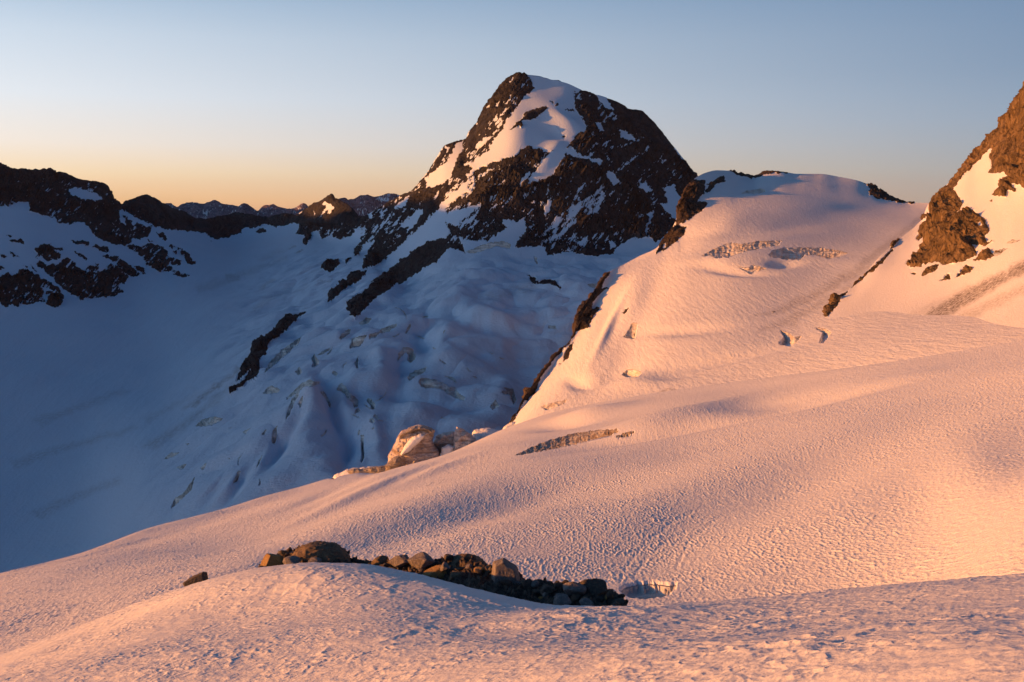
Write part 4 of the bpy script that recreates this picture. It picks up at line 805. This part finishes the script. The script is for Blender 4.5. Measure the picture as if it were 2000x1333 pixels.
o = ns.emit('snow_bank', np.ones((ns.n - 1, ns.m - 1), bool), M_NEAR)
tag(o, 'lumpy sunlit snow bank filling the bottom of the photo', 'snow bank', None, 'structure')
print('T near', time.time() - T0)

# ================================================================== FAR RANGES
def far_range(name, sky_, D, depth, label, cat, seed, mat, snowy=()):
    a, b = sky_[0][0], sky_[-1][0]; n_ = int((b - a) / 1.2)
    rows_ = [[(p[0], p[1] + 75, D * .72) for p in sky_], [(p[0], p[1] + 32, D * .86) for p in sky_], [(p[0], p[1], D) for p in sky_]]
    s_ = Sheet(rows_, a, b, n_, 90, back=.15, steep=.7)
    s_.finish()
    r = ridged(s_.P / (D * .02) * np.array([1, 1, .7]), 6, seed, .55)
    s_.P += s_.N * (D * .0032 * r * (.35 + .65 * (1 - sstep(.8, 1, s_.f))))[..., None]
    s_.reproject(); sn = np.zeros(s_.X.shape)
    X_, Y_ = s_.warp(2.5, 7)
    br_ = fbm(np.stack([s_.X / 5, s_.Y / 4, s_.X * 0], -1), 4, seed + 3, .7)
    for p, thr in snowy: sn = np.maximum(sn, (sdf(p, X_, Y_) > 0) * (br_ > thr))
    sn = np.maximum(sn, (br_ > .62) * 1.0)
    s_.attr = {'rock': 1 - sn, 'ice': sn * 0, 'dirt': sn * 0}; s_.finish()
    return tag(s_.emit(name, np.ones((s_.n - 1, s_.m - 1), bool), mat), label, cat, 'far mountain ranges', 'structure')
M_FAR = terrain_mat('far_rock_haze_tint', 9, rock=(.25, .195, .25), rock2=(.16, .125, .17), warm=(.24, .19, .22), snow=(.75, .77, .82))  # mauve haze tint put into the far rock colours
far_range('mountain_range', [(120, 430), (200, 425), (290, 415), (304, 398), (310, 394), (320, 401), (326, 396), (345, 403), (364, 395), (380, 396), (392, 398), (410, 393), (418, 392), (430, 396), (445, 399), (460, 402), (520, 415), (560, 425)], 14000, 1, 'jagged mauve mountain range on the horizon, left of the dark pyramid', 'mountain range', 5, M_FAR, [(ZL([(1640, 490), (1710, 460), (1690, 510)]), -.1)])
far_range('mountain_range', [(420, 440), (455, 412), (465, 405), (478, 398), (484, 400), (500, 410), (515, 418), (530, 428), (560, 440)], 8000, 1, 'small dark pyramid summit standing alone on the horizon', 'mountain', 6, M_FAR, [(ZM([(30, 285), (80, 245), (60, 275)]), -.3)])
far_range('mountain_range', [(490, 425), (507, 408), (515, 402), (524, 400), (545, 402), (565, 406), (575, 404), (582, 400), (590, 397), (602, 404), (612, 412), (650, 430)], 17000, 1, 'low flat mauve range right of the dark pyramid summit', 'mountain range', 7, M_FAR, [(ZM([(560, 220), (720, 180), (740, 240), (640, 260)]), .2)])
far_range('mountain_range', [(600, 440), (640, 420), (660, 388), (670, 387), (680, 391), (693, 388), (705, 383), (718, 381), (728, 385), (737, 383), (745, 381), (758, 378), (770, 379), (784, 381), (800, 384), (850, 400), (950, 430)], 9000, 1, 'rounded dark mauve mountain with a snow patch behind the main peak ridge', 'mountain', 8, M_FAR, [(ZM([(1410, 130), (1520, 95), (1535, 160), (1440, 165)]), -.3), (ZM([(1570, 95), (1630, 105), (1620, 125)]), -.3)])
far_range('mountain_range', [(-1600, 380), (-700, 400), (-300, 395), (0, 410), (200, 420)], 15000, 1, 'mauve range on the horizon hidden left of the cliff mountain', 'mountain range', 9, M_FAR)
far_range('mountain_range', [(900, 420), (1300, 425), (1700, 424), (1900, 420), (2300, 425), (3200, 415)], 22000, 1, 'very low far range hidden behind the snow dome', 'mountain range', 10, M_FAR)

# ================================================================== unseen ridges added on the sun side to cast shade, and the valley floor
def shade_ridge_mesh(name, line, half, mat, label):
    """an unseen shade-casting ridge along a ground line of (x, y, crest z)"""
    pts = np.array(line, float); seg = np.concatenate([[0], np.cumsum(np.hypot(*np.diff(pts[:, :2], axis=0).T))])
    t = np.linspace(0, seg[-1], 420); x = np.interp(t, seg, pts[:, 0]); y = np.interp(t, seg, pts[:, 1]); z = pchip(seg, pts[:, 2], t)
    dx, dy = np.gradient(x), np.gradient(y); l_ = np.hypot(dx, dy); nx, ny = -dy / l_, dx / l_
    v = np.linspace(-1, 1, 121); P = np.zeros((420, 121, 3))
    P[..., 0] = x[:, None] + nx[:, None] * v * half; P[..., 1] = y[:, None] + ny[:, None] * v * half
    P[..., 2] = z[:, None] - (np.abs(v) ** 1.1)[None] * (z[:, None] + 520)
    P[..., 2] += 45 * ridged(P / 260., 5, 90) * (.3 + np.abs(v))[None]
    idx = np.arange(420 * 121).reshape(420, 121); Q = np.stack([idx[:-1, :-1], idx[:-1, 1:], idx[1:, 1:], idx[1:, :-1]], -1).reshape(-1, 4)
    rk = (fbm(P / 120., 4, 3) > -.1) * 1.0
    return tag(mesh_from(name, P.reshape(-1, 3), Q, mat, {'rock': rk, 'ice': rk * 0, 'dirt': rk * 0}), label, 'ridge', None, 'structure')
SHADE_RIDGE = [(x_, y_, z_ + 18) for x_, y_, z_ in [(-1700, -300, -250), (-1720, 250, -90), (-1740, 520, -40), (-1760, 760, 40), (-1800, 900, 115), (-1850, 1050, 160), (-1950, 1300, 185), (-2100, 1700, 222), (-2300, 2200, 250), (-2450, 2500, 250), (-2600, 2750, 222), (-2850, 3200, 240), (-3300, 4000, 290), (-3900, 5200, 320)]]  # unseen ridge; crest heights shaped to shade the basin and icefall
shade_ridge_mesh('mountain_ridge', [(-4000, 5400, 330), (-4700, 7000, 620), (-5400, 9000, 720), (-6900, 12000, 600), (-8600, 16000, 680), (-10000, 20000, 720)], 1100, M_CIRQUE, 'unseen distant rocky ridge added beyond the left edge to shade the horizon ranges')  # added out of view to keep the sun off the horizon ranges
shade_ridge_mesh('mountain_ridge', SHADE_RIDGE, 700, M_CIRQUE, 'long unseen rocky ridge beyond the left edge, shaped to shade the basin')
gm = bpy.data.materials.new('valley_floor'); gm.use_nodes = True; gn = gm.node_tree; gp = gn.nodes['Principled BSDF']; gp.inputs['Roughness'].default_value = .9
t_ = gn.nodes.new('ShaderNodeTexNoise'); t_.inputs['Scale'].default_value = .004; t_.inputs['Detail'].default_value = 8
g_ = gn.nodes.new('ShaderNodeNewGeometry'); gn.links.new(g_.outputs['Position'], t_.inputs['Vector'])
r_ = gn.nodes.new('ShaderNodeValToRGB'); r_.color_ramp.elements[0].color = (.03, .04, .025, 1); r_.color_ramp.elements[1].color = (.10, .09, .075, 1); gn.links.new(t_.outputs[0], r_.inputs[0]); gn.links.new(r_.outputs[0], gp.inputs['Base Color'])
gx, gy = np.meshgrid(np.linspace(-30000, 30000, 180), np.linspace(-2500, 26500, 110)); gz = -620 + 60 * fbm(np.stack([gx / 2500, gy / 2500, gx * 0], -1), 4, 2)
idx = np.arange(gx.size).reshape(gx.shape); Q = np.stack([idx[:-1, :-1], idx[:-1, 1:], idx[1:, 1:], idx[1:, :-1]], -1).reshape(-1, 4)
tag(mesh_from('ground', np.stack([gx, gy, gz], -1).reshape(-1, 3), Q, gm), 'dark forested valley floor far below', 'ground', None, 'structure')
print('T far', time.time() - T0)

# ================================================================== BOULDERS AND RUBBLE behind the near snow bank
def ico(level):
    t = (1 + 5 ** .5) / 2
    V = [(-1, t, 0), (1, t, 0), (-1, -t, 0), (1, -t, 0), (0, -1, t), (0, 1, t), (0, -1, -t), (0, 1, -t), (t, 0, -1), (t, 0, 1), (-t, 0, -1), (-t, 0, 1)]
    Fc = [(0, 11, 5), (0, 5, 1), (0, 1, 7), (0, 7, 10), (0, 10, 11), (1, 5, 9), (5, 11, 4), (11, 10, 2), (10, 7, 6), (7, 1, 8), (3, 9, 4), (3, 4, 2), (3, 2, 6), (3, 6, 8), (3, 8, 9), (4, 9, 5), (2, 4, 11), (6, 2, 10), (8, 6, 7), (9, 8, 1)]
    V = [np.array(v) / np.linalg.norm(v) for v in V]
    for _ in range(level):
        mid = {}; out_ = []
        def m(a, b):
            k = (min(a, b), max(a, b))
            if k not in mid:
                v = V[a] + V[b]; V.append(v / np.linalg.norm(v)); mid[k] = len(V) - 1
            return mid[k]
        for a, b, c in Fc:
            x, y, z = m(a, b), m(b, c), m(c, a); out_ += [(a, x, z), (b, y, x), (c, z, y), (x, y, z)]
        Fc = out_
    return np.array(V), np.array(Fc)
ICO = {k: ico(k) for k in (2, 3, 5)}
def stone_mesh(seed, dims, lvl=3, planes=12, sharp=26, rough=.05, extra=(), cap=1.0):
    """a broken boulder: a cut convex body with softened edges"""
    rg = np.random.RandomState(seed); d, Fc = ICO[lvl]
    n = rg.normal(size=(planes, 3)); n /= np.linalg.norm(n, axis=1)[:, None]; h = rg.uniform(.42, .72, planes)
    for e in extra:
        v = np.array(e[:3], float); n = np.vstack([n, v / np.linalg.norm(v)]); h = np.append(h, e[3])
    c = np.clip(d @ n.T, 0, None) / h
    r = 1 / ((c ** sharp).sum(1) + (1 / cap) ** sharp) ** (1 / sharp)
    P = d * r[:, None]
    P = P * (1 + rough * fbm(P * 2.6 + seed, 4, seed % 17)[:, None] + rough * .7 * ridged(P * 4 + seed, 4, seed % 13)[:, None])
    P = P / np.abs(P).max(0)
    return P * np.array(dims) / 2, Fc
def rock_mat(name, c1, c2, c3, s_=1.0):
    m = bpy.data.materials.new(name); m.use_nodes = True; n = m.node_tree.nodes; l = m.node_tree.links.new; p = n['Principled BSDF']
    tc_ = n.new('ShaderNodeTexCoord')
    def nz(sc_2, det, ro=.65):
        q = n.new('ShaderNodeTexNoise'); q.inputs['Scale'].default_value = sc_2 * s_; q.inputs['Detail'].default_value = det; q.inputs['Roughness'].default_value = ro; l(tc_.outputs['Object'], q.inputs['Vector']); return q.outputs[0]
    a, b, c = nz(1.3, 8), nz(7, 8, .75), nz(26, 5)
    r1 = n.new('ShaderNodeValToRGB'); r1.color_ramp.elements[0].position = .35; r1.color_ramp.elements[0].color = (*c1, 1); r1.color_ramp.elements[1].position = .68; r1.color_ramp.elements[1].color = (*c2, 1); l(a, r1.inputs[0])
    mr_ = n.new('ShaderNodeMapRange'); mr_.inputs[1].default_value = .48; mr_.inputs[2].default_value = .72; l(b, mr_.inputs[0])
    mx = n.new('ShaderNodeMix'); mx.data_type = 'RGBA'; l(mr_.outputs[0], mx.inputs[0]); l(r1.outputs[0], mx.inputs[6]); mx.inputs[7].default_value = (*c3, 1); l(mx.outputs[2], p.inputs['Base Color'])
    p.inputs['Roughness'].default_value = .8; p.inputs['Specular IOR Level'].default_value = .25
    ad = n.new('ShaderNodeMath'); ad.operation = 'MULTIPLY_ADD'; l(c, ad.inputs[0]); ad.inputs[1].default_value = .35; l(b, ad.inputs[2])
    bp = n.new('ShaderNodeBump'); bp.inputs['Strength'].default_value = .9; bp.inputs['Distance'].default_value = .10 / s_; l(ad.outputs[0], bp.inputs['Height']); l(bp.outputs[0], p.inputs['Normal'])
    return m
RM = [rock_mat('brown_boulder', (.10, .075, .055), (.22, .155, .10), (.30, .22, .14)), rock_mat('grey_boulder', (.12, .11, .115), (.26, .235, .225), (.34, .31, .29)),
      rock_mat('dark_boulder', (.05, .043, .04), (.12, .095, .08), (.20, .16, .12)), rock_mat('ochre_boulder', (.22, .14, .06), (.42, .28, .11), (.28, .18, .09))]
mcrest = [(488, 1135, 62), (500, 1122, 62), (520, 1106, 62), (545, 1092, 62), (570, 1082, 62), (600, 1078, 62), (640, 1078, 62), (670, 1086, 62), (690, 1101, 62), (700, 1103, 61), (740, 1101, 60), (790, 1104, 59), (830, 1105, 58), (870, 1100, 58), (905, 1098, 57), (940, 1104, 56), (970, 1118, 55), (1010, 1134, 54), (1040, 1143, 53), (1080, 1149, 52), (1120, 1152, 52), (1150, 1153, 51), (1180, 1160, 51), (1200, 1172, 50), (1214, 1186, 50), (1226, 1202, 50)]
mrow = [[(p[0], p[1] + 60, p[2] - 5) for p in mcrest], [(p[0], p[1] + 22, p[2] - 2.2) for p in mcrest], mcrest]
mo = Sheet(mrow, 488, 1226, 620, 130, back=.06, steep=.9, rblur=4, nback=30)
mo.finish()
Q = mo.P
mo.P += mo.N * (.22 * ridged(Q / .8, 5, 3, .65) + .16)[..., None]
f1, f2 = worley(Q[..., 0] / .22 + fbm(Q / .3, 2, 5) * .4, (Q[..., 1] + Q[..., 2] * 1.5) / .22, 8)
mo.P[..., 2] += .10 * (f2 - f1) * np.clip(fbm(Q / .5, 2, 9) + .6, .2, 1.3)
mo.attr = {'rock': np.ones(mo.X.shape), 'ice': mo.X * 0, 'dirt': mo.X * 0}; mo.finish()
M_RUB = terrain_mat('moraine_grit', .03, rock=(.20, .155, .13), rock2=(.08, .068, .065), warm=(.34, .25, .17), rbump=1.3)
tag(mo.emit('rock_rubble', np.ones((mo.n - 1, mo.m - 1), bool), M_RUB), 'dark gritty rubble band between the boulders behind the snow bank', 'rubble', None, 'stuff')

def boulder(px, py, wpx, hpx, D, seed, mat, label, lvl=3, depth=.9, group=None, rz=None, **kw):
    """px, py = middle of the boulder in the photo"""
    c = unproj(px, py, D); wd, hg = wpx / F * D, hpx / F * D
    V, Fc = stone_mesh(seed, (wd, wd * depth, hg), lvl, **kw)
    me = bpy.data.meshes.new('boulder'); base = V[:, 2].min()
    me.from_pydata((V - [0, 0, base]).tolist(), [], Fc.tolist()); me.materials.append(mat)
    me.polygons.foreach_set('use_smooth', [True] * len(me.polygons))
    o = bpy.data.objects.new('boulder', me); COL.objects.link(o); o.location = (c[0], c[1], c[2] + base)
    return tag(o, label, 'boulder', group)
G = 'boulders behind the near snow bank'
boulder(622, 1100, 136, 92, 60.5, 11, RM[0], 'largest low domed brown boulder at the left of the rubble', 5, .8, G, planes=0, sharp=9, rough=.05, extra=[(-.75, 0, .66, .86), (.9, 0, .45, .9), (.1, 0, 1, .86), (0, -1, .3, .8), (.5, -.7, .6, .9)])
boulder(903, 1124, 150, 92, 57.0, 23, RM[0], 'wide sloping brown boulder with a lit left shoulder beside the upright one', 5, .7, G, planes=0, sharp=14, rough=.05, extra=[(-.62, -.1, .78, .60), (.8, 0, .6, .74), (0, -1, .2, .7), (.2, 0, 1, .8), (-.3, -.8, .5, .7)])
boulder(987, 1130, 64, 84, 52.5, 31, RM[1], 'tall upright flat faced grey boulder in the middle of the rubble', 5, .75, G, planes=0, sharp=34, rough=.02, cap=1.25, extra=[(-1, -.15, .10, .62), (1, -.15, .16, .62), (.50, 0, .87, .66), (-.35, 0, .95, .80), (0, -1, .06, .55), (0, 1, .1, .6), (0, 0, -1, .9), (.8, 0, .6, .76)])
boulder(531, 1099, 50, 44, 59.5, 41, RM[3], 'ochre sunlit wedge boulder at the left end of the rubble', 5, .9, G, planes=0, sharp=34, rough=.02, cap=1.2, extra=[(-.9, -.35, .45, .55), (.55, -.75, .25, .55), (.2, .2, 1, .8), (.9, 0, .3, .8)])
boulder(384, 1133, 54, 38, 60.0, 53, RM[2], 'lone dark pointed boulder on the snow left of all the others', 5, .8, G, planes=3, sharp=30, rough=.03, extra=[(-.5, 0, .86, .30), (.97, -.1, .2, .6), (0, -.9, .4, .5)])
boulder(826, 1098, 62, 34, 56.5, 61, RM[1], 'rounded grey boulder capping the middle of the rubble', 5, .8, G, planes=12, sharp=18)
boulder(783, 1098, 50, 28, 57.5, 67, RM[1], 'flat grey boulder just left of the rounded grey one', 5, .8, G, planes=12)
boulder(742, 1098, 36, 22, 58.5, 71, RM[0], 'small brown boulder at the gap between the two rubble heaps', 3, .9, G)
boulder(1118, 1150, 56, 42, 49.0, 79, RM[1], 'grey angular boulder with a pale edge near the right end', 5, .8, G, planes=9, sharp=24, extra=[(-.7, -.1, .7, .5), (.3, -.9, .3, .7)])
boulder(1163, 1156, 66, 46, 49.5, 83, RM[2], 'dark rounded boulder second from the right end of the rubble', 5, .8, G, planes=12, sharp=18)
boulder(1190, 1163, 20, 24, 48.6, 89, RM[2], 'small dark pointed stone standing at the right end of the rubble', 3, .9, G)
boulder(1206, 1178, 30, 18, 48.4, 97, RM[2], 'last dark stone at the far right tip of the rubble', 3, .9, G)
boulder(850, 1120, 56, 30, 55.2, 101, RM[3], 'ochre slab lying in front of the wide sloping boulder', 5, .8, G, planes=4, extra=[(-.6, 0, .8, .45)])
boulder(889, 1127, 36, 26, 54.0, 103, RM[0], 'squat brown boulder below the wide sloping boulder', 3, .9, G)
boulder(868, 1108, 24, 20, 54.6, 107, RM[1], 'small grey stone resting on the wide sloping boulder', 3, .9, G)
boulder(1030, 1142, 34, 26, 51.5, 109, RM[2], 'dark stone against the right foot of the upright boulder', 3, .9, G)
boulder(1068, 1152, 40, 24, 50.3, 113, RM[2], 'dark flat stone midway between upright and angular boulders', 3, .9, G)
boulder(1100, 1172, 40, 24, 47.5, 117, RM[1], 'half buried grey slab at the snow edge near the right end', 3, .9, G)
boulder(1142, 1176, 34, 18, 47.5, 119, RM[1], 'pale grey stone poking from snow below the dark rounded boulder', 3, .9, G)
boulder(1088, 1143, 14, 18, 50.0, 121, RM[2], 'thin dark stone spike on the rubble skyline, left of a second one', 3, .7, G)
boulder(1104, 1138, 14, 16, 50.2, 127, RM[2], 'thin dark stone spike on the rubble skyline, right of the other', 3, .7, G)
boulder(566, 1096, 40, 22, 58.5, 131, RM[1], 'small grey stone wedged between ochre and domed boulders', 3, .9, G)
boulder(612, 1096, 34, 18, 57.8, 137, RM[1], 'pale grey slab at the foot of the domed boulder', 3, .9, G)
boulder(512, 1110, 16, 10, 59.0, 139, RM[2], 'tiny dark stone at the very left tip of the rubble', 3, .9, G)
# loose stones: a few shapes, many copies
protos = []
for k in range(7):
    V, Fc = stone_mesh(500 + k, (1, .85, .75), 2, planes=7, sharp=12)
    me = bpy.data.meshes.new('stone'); me.from_pydata(V.tolist(), [], Fc.tolist()); me.materials.append(RM[(2, 0, 2, 1, 2, 0, 3)[k]])
    me.polygons.foreach_set('use_smooth', [True] * len(me.polygons)); protos.append(me)
rg = random.Random(5)
mX = mo.px
for k in range(280):
    u = rg.random(); px = rg.uniform(500, 1212)
    ci = int((px - 488) / (1226 - 488) * (mo.m - 1)); ri = rg.randint(int(mo.nf * .45), mo.nf + 4)
    P0 = mo.P[ri, ci]; sz = (.14 + .55 * rg.random() ** 2.0)
    o = bpy.data.objects.new('stone', protos[k % 7]); COL.objects.link(o); o.location = tuple(P0 + np.array([0, 0, sz * .15])); o.scale = (sz, sz * rg.uniform(.7, 1.1), sz * rg.uniform(.6, 1)); o.rotation_euler = (rg.uniform(-.4, .4), rg.uniform(-.4, .4), rg.uniform(0, 6.3))
    tag(o, 'small loose stone on the dark rubble behind the snow bank', 'stone', 'loose stones on the rubble')

# ================================================================== ICE TOWERS on the crest of the snowfield
def ice_mat(name, c1, c2, band=.5):
    m = bpy.data.materials.new(name); m.use_nodes = True; n = m.node_tree.nodes; l = m.node_tree.links.new; p = n['Principled BSDF']
    g = n.new('ShaderNodeNewGeometry')
    mp = n.new('ShaderNodeMapping'); mp.inputs[2].default_value = (.15, .30, 0); mp.inputs[3].default_value = (.05, .05, band); l(g.outputs[0], mp.inputs[0])
    w_ = n.new('ShaderNodeTexNoise'); w_.inputs['Scale'].default_value = 1.0; w_.inputs['Detail'].default_value = 7; w_.inputs['Roughness'].default_value = .65; w_.inputs['Distortion'].default_value = .4; l(mp.outputs[0], w_.inputs['Vector'])
    q = n.new('ShaderNodeTexNoise'); q.inputs['Scale'].default_value = .8; q.inputs['Detail'].default_value = 8; q.inputs['Roughness'].default_value = .7; l(g.outputs[0], q.inputs['Vector'])
    r1 = n.new('ShaderNodeValToRGB'); r1.color_ramp.elements[0].position = .36; r1.color_ramp.elements[0].color = (*c2, 1); r1.color_ramp.elements[1].position = .52; r1.color_ramp.elements[1].color = (*c1, 1); l(w_.outputs[0], r1.inputs[0])
    mr_ = n.new('ShaderNodeMapRange'); mr_.inputs[1].default_value = .5; mr_.inputs[2].default_value = .75; mr_.inputs[4].default_value = .7; l(q.outputs[0], mr_.inputs[0])
    mx = n.new('ShaderNodeMix'); mx.data_type = 'RGBA'; l(mr_.outputs[0], mx.inputs[0]); l(r1.outputs[0], mx.inputs[6]); mx.inputs[7].default_value = (*c2, 1); l(mx.outputs[2], p.inputs['Base Color'])
    p.inputs['Roughness'].default_value = .5
    ad = n.new('ShaderNodeMath'); ad.operation = 'MULTIPLY_ADD'; l(w_.outputs[0], ad.inputs[0]); ad.inputs[1].default_value = .8; l(q.outputs[0], ad.inputs[2])
    bp = n.new('ShaderNodeBump'); bp.inputs['Strength'].default_value = 1; bp.inputs['Distance'].default_value = .9; l(ad.outputs[0], bp.inputs['Height']); l(bp.outputs[0], p.inputs['Normal'])
    return m
M_ICE = ice_mat('tower_ice', (.66, .59, .57), (.27, .20, .17), .9); M_ICED = ice_mat('dirty_tower_ice', (.36, .31, .27), (.14, .11, .09), .8)
M_SNOWP = terrain_mat('tower_snow', .6, snow=(.80, .81, .84), grain=.5)
def tower(name, poly, D, thick, mat, label=None, seed=0, parent=None, lean=0.0, rise=10, cat='ice tower', group='ice towers on the crest', facet=.4, attrs=False):
    """a solid block with the given outline: rounded front and back, cut into facets"""
    poly = np.asarray(poly, float); x0, y0 = poly.min(0) - 2; x1, y1 = poly.max(0) + 2; st_ = .8
    gx_, gy_ = np.meshgrid(np.arange(x0, x1, st_), np.arange(y0, y1, st_))
    w1 = fbm(np.stack([gx_ / 14, gy_ / 14, gx_ * 0 + seed], -1), 3, 4) * 2.0; w2 = fbm(np.stack([gx_ / 14, gy_ / 14, gx_ * 0 + seed + 9], -1), 3, 4) * 2.0
    d = sdf(poly, gx_ + w1, gy_ + w2, 6)
    e = np.clip(d / rise, 0, 1); prof = np.sqrt(np.clip(1 - (1 - e) ** 2, 0, 1))
    q_ = np.stack([gx_ / 38, gy_ / 48, gx_ * 0 + seed * 3.1], -1)
    fz = facet * (ridged(q_, 2, seed, .5) + .35 * ridged(q_ * 3, 3, seed + 5, .6) + 1.2 * (np.abs(perlin(q_ * 1.3 + 7)) - .3))
    fz = fz + facet * .22 * (np.floor((gy_ + 5 * perlin(q_ * 2)) / 7) % 2)
    off = prof * (1 + fz * .8) * thick
    lean_ = lean * (y1 - gy_) / F * D
    inside = d > -.8
    idx = -np.ones(gx_.shape, int); ii = np.nonzero(inside); idx[ii] = np.arange(len(ii[0])); nn = len(ii[0])
    mid = np.mean(gx_[ii]); tilt_ = (gx_ - mid) / F * D * 0
    Fp = unproj(gx_, gy_, D - off * .5 - lean_)[ii]; Bp = unproj(gx_, gy_, D + off * .5 + .05 - lean_)[ii]
    qs = (idx[:-1, :-1] >= 0) & (idx[1:, :-1] >= 0) & (idx[:-1, 1:] >= 0) & (idx[1:, 1:] >= 0)
    a, b, c, d_ = idx[:-1, :-1][qs], idx[1:, :-1][qs], idx[1:, 1:][qs], idx[:-1, 1:][qs]
    Qf = np.stack([a, b, c, d_], -1); Qb = Qf[:, ::-1] + nn
    # close the rim
    ed = {}
    for f_ in Qf:
        for k in range(4):
            p_, q2 = int(f_[k]), int(f_[(k + 1) % 4])
            if (q2, p_) in ed: del ed[(q2, p_)]
            else: ed[(p_, q2)] = 1
    rim = np.array([(q2, p_, p_ + nn, q2 + nn) for p_, q2 in ed], int)
    V = np.concatenate([Fp, Bp]); at = {k: np.zeros(len(V)) for k in ('rock', 'ice', 'dirt')} if attrs else None
    o = mesh_from(name, V, np.concatenate([Qf, Qb, rim]), mat, at, None, True, parent)
    if label: tag(o, label, cat, group)
    return o
def ext(p, dy=45):
    p = np.array(p, float); lo = np.percentile(p[:, 1], 68); p[p[:, 1] >= lo, 1] += dy; return p
big_t = tower('ice_tower', ext(ZI([(765, 1170), (800, 1070), (870, 925), (900, 893), (960, 860), (1040, 843), (1110, 858), (1152, 883), (1140, 960), (1150, 1000), (1190, 1045), (1215, 1085), (1190, 1130), (1000, 1150), (850, 1180)])), 398, 16, M_ICE, 'largest rounded ice tower with brown bands at the snowfield crest', 3, rise=26, facet=.28)
tower('snow_cap', ZI([(890, 1072), (925, 995), (960, 955), (1000, 930), (1050, 915), (1075, 918), (1072, 940), (1020, 985), (965, 1040), (905, 1082)]), 389, 4, M_SNOWP, None, 5, big_t, rise=8, facet=.05, attrs=True)
tower('dirty_crown', ZI([(868, 930), (900, 893), (960, 860), (1040, 841), (1110, 856), (1154, 882), (1145, 935), (1090, 905), (1020, 895), (940, 915), (880, 960)]), 396, 17, M_ICED, None, 6, big_t, rise=12, facet=.1)
tower('ice_tower', ext(ZI([(738, 1195), (760, 1165), (830, 1095), (880, 1078), (905, 1110), (890, 1150), (850, 1185), (780, 1200)]), 30), 386, 6, M_ICED, 'low crumbly brown ice block at the left foot of the largest tower', 7, rise=10)
tower('ice_tower', ext(ZI([(1140, 985), (1165, 930), (1220, 905), (1310, 893), (1335, 930), (1330, 1040), (1250, 1080), (1180, 1060), (1150, 1030)])), 405, 9, M_ICE, 'flat topped ice tower between the largest one and the pointed one', 9, rise=14)
tower('ice_tower', ext(ZI([(1295, 1050), (1303, 950), (1330, 858), (1370, 870), (1430, 905), (1480, 960), (1510, 1000), (1500, 1030), (1400, 1060)])), 397, 10, M_ICE, 'pointed triangular ice tower at the snowfield crest', 12, rise=20)
tower('ice_tower', ext(ZI([(1185, 1060), (1210, 1010), (1260, 990), (1310, 1010), (1310, 1060), (1260, 1080)]), 30), 396, 5, M_SNOWP, 'small snowy ice block in front of the flat topped tower', 14, rise=9, facet=.1, attrs=True)
tower('ice_tower', ext(ZI([(1450, 905), (1465, 880), (1530, 865), (1610, 872), (1690, 885), (1660, 940), (1560, 975), (1480, 985)])), 410, 10, M_SNOWP, 'low rounded snowy ice block right of the pointed tower', 15, rise=14, facet=.15, attrs=True)
tower('ice_tower', ext([(575, 968), (625, 944), (655, 927), (680, 917), (720, 913), (762, 912), (778, 925), (700, 950)], 25), 396, 7, M_SNOWP, 'long low smooth snow hump left of the largest ice tower', 17, rise=16, facet=.03, attrs=True)
tower('ice_tower', ext([(676, 921), (690, 915), (705, 916), (730, 912), (764, 907), (776, 915), (742, 928), (715, 926), (698, 926)], 6), 386, 4, M_ICED, 'thin broken brown ice ledge in front of the long snow hump', 19, rise=5)
tower('ice_tower', ext(ZI([(1640, 905), (1700, 850), (1760, 815), (1790, 820), (1770, 850), (1710, 890), (1670, 915)]), 20), 440, 6, M_SNOWP, 'small rounded snow lip at the foot of the dark rock strip', 18, rise=8, facet=.1, attrs=True)
print('T all', time.time() - T0)

# ================================================================== thin evening haze over the valleys
import bmesh
hm = bpy.data.materials.new('haze'); hm.use_nodes = True; hn = hm.node_tree; hn.nodes.clear()
ho = hn.nodes.new('ShaderNodeOutputMaterial'); hv = hn.nodes.new('ShaderNodeVolumePrincipled'); hn.links.new(hv.outputs[0], ho.inputs['Volume'])
hv.inputs['Color'].default_value = (.72, .70, .85, 1); hv.inputs['Density'].default_value = 8e-6; hv.inputs['Anisotropy'].default_value = .2
bm = bmesh.new(); bmesh.ops.create_cube(bm, size=1.0)
for v in bm.verts: v.co = Vector((v.co.x * 68000, 12000 + v.co.y * 30000 + (v.co.y > 0) * 0, 50 + v.co.z * 1500))
hme = bpy.data.meshes.new('haze'); bm.to_mesh(hme); bm.free(); hme.materials.append(hm)
hz = bpy.data.objects.new('haze', hme); COL.objects.link(hz); tag(hz, 'thin mauve evening haze filling the air between the mountains', 'haze', None, 'stuff')
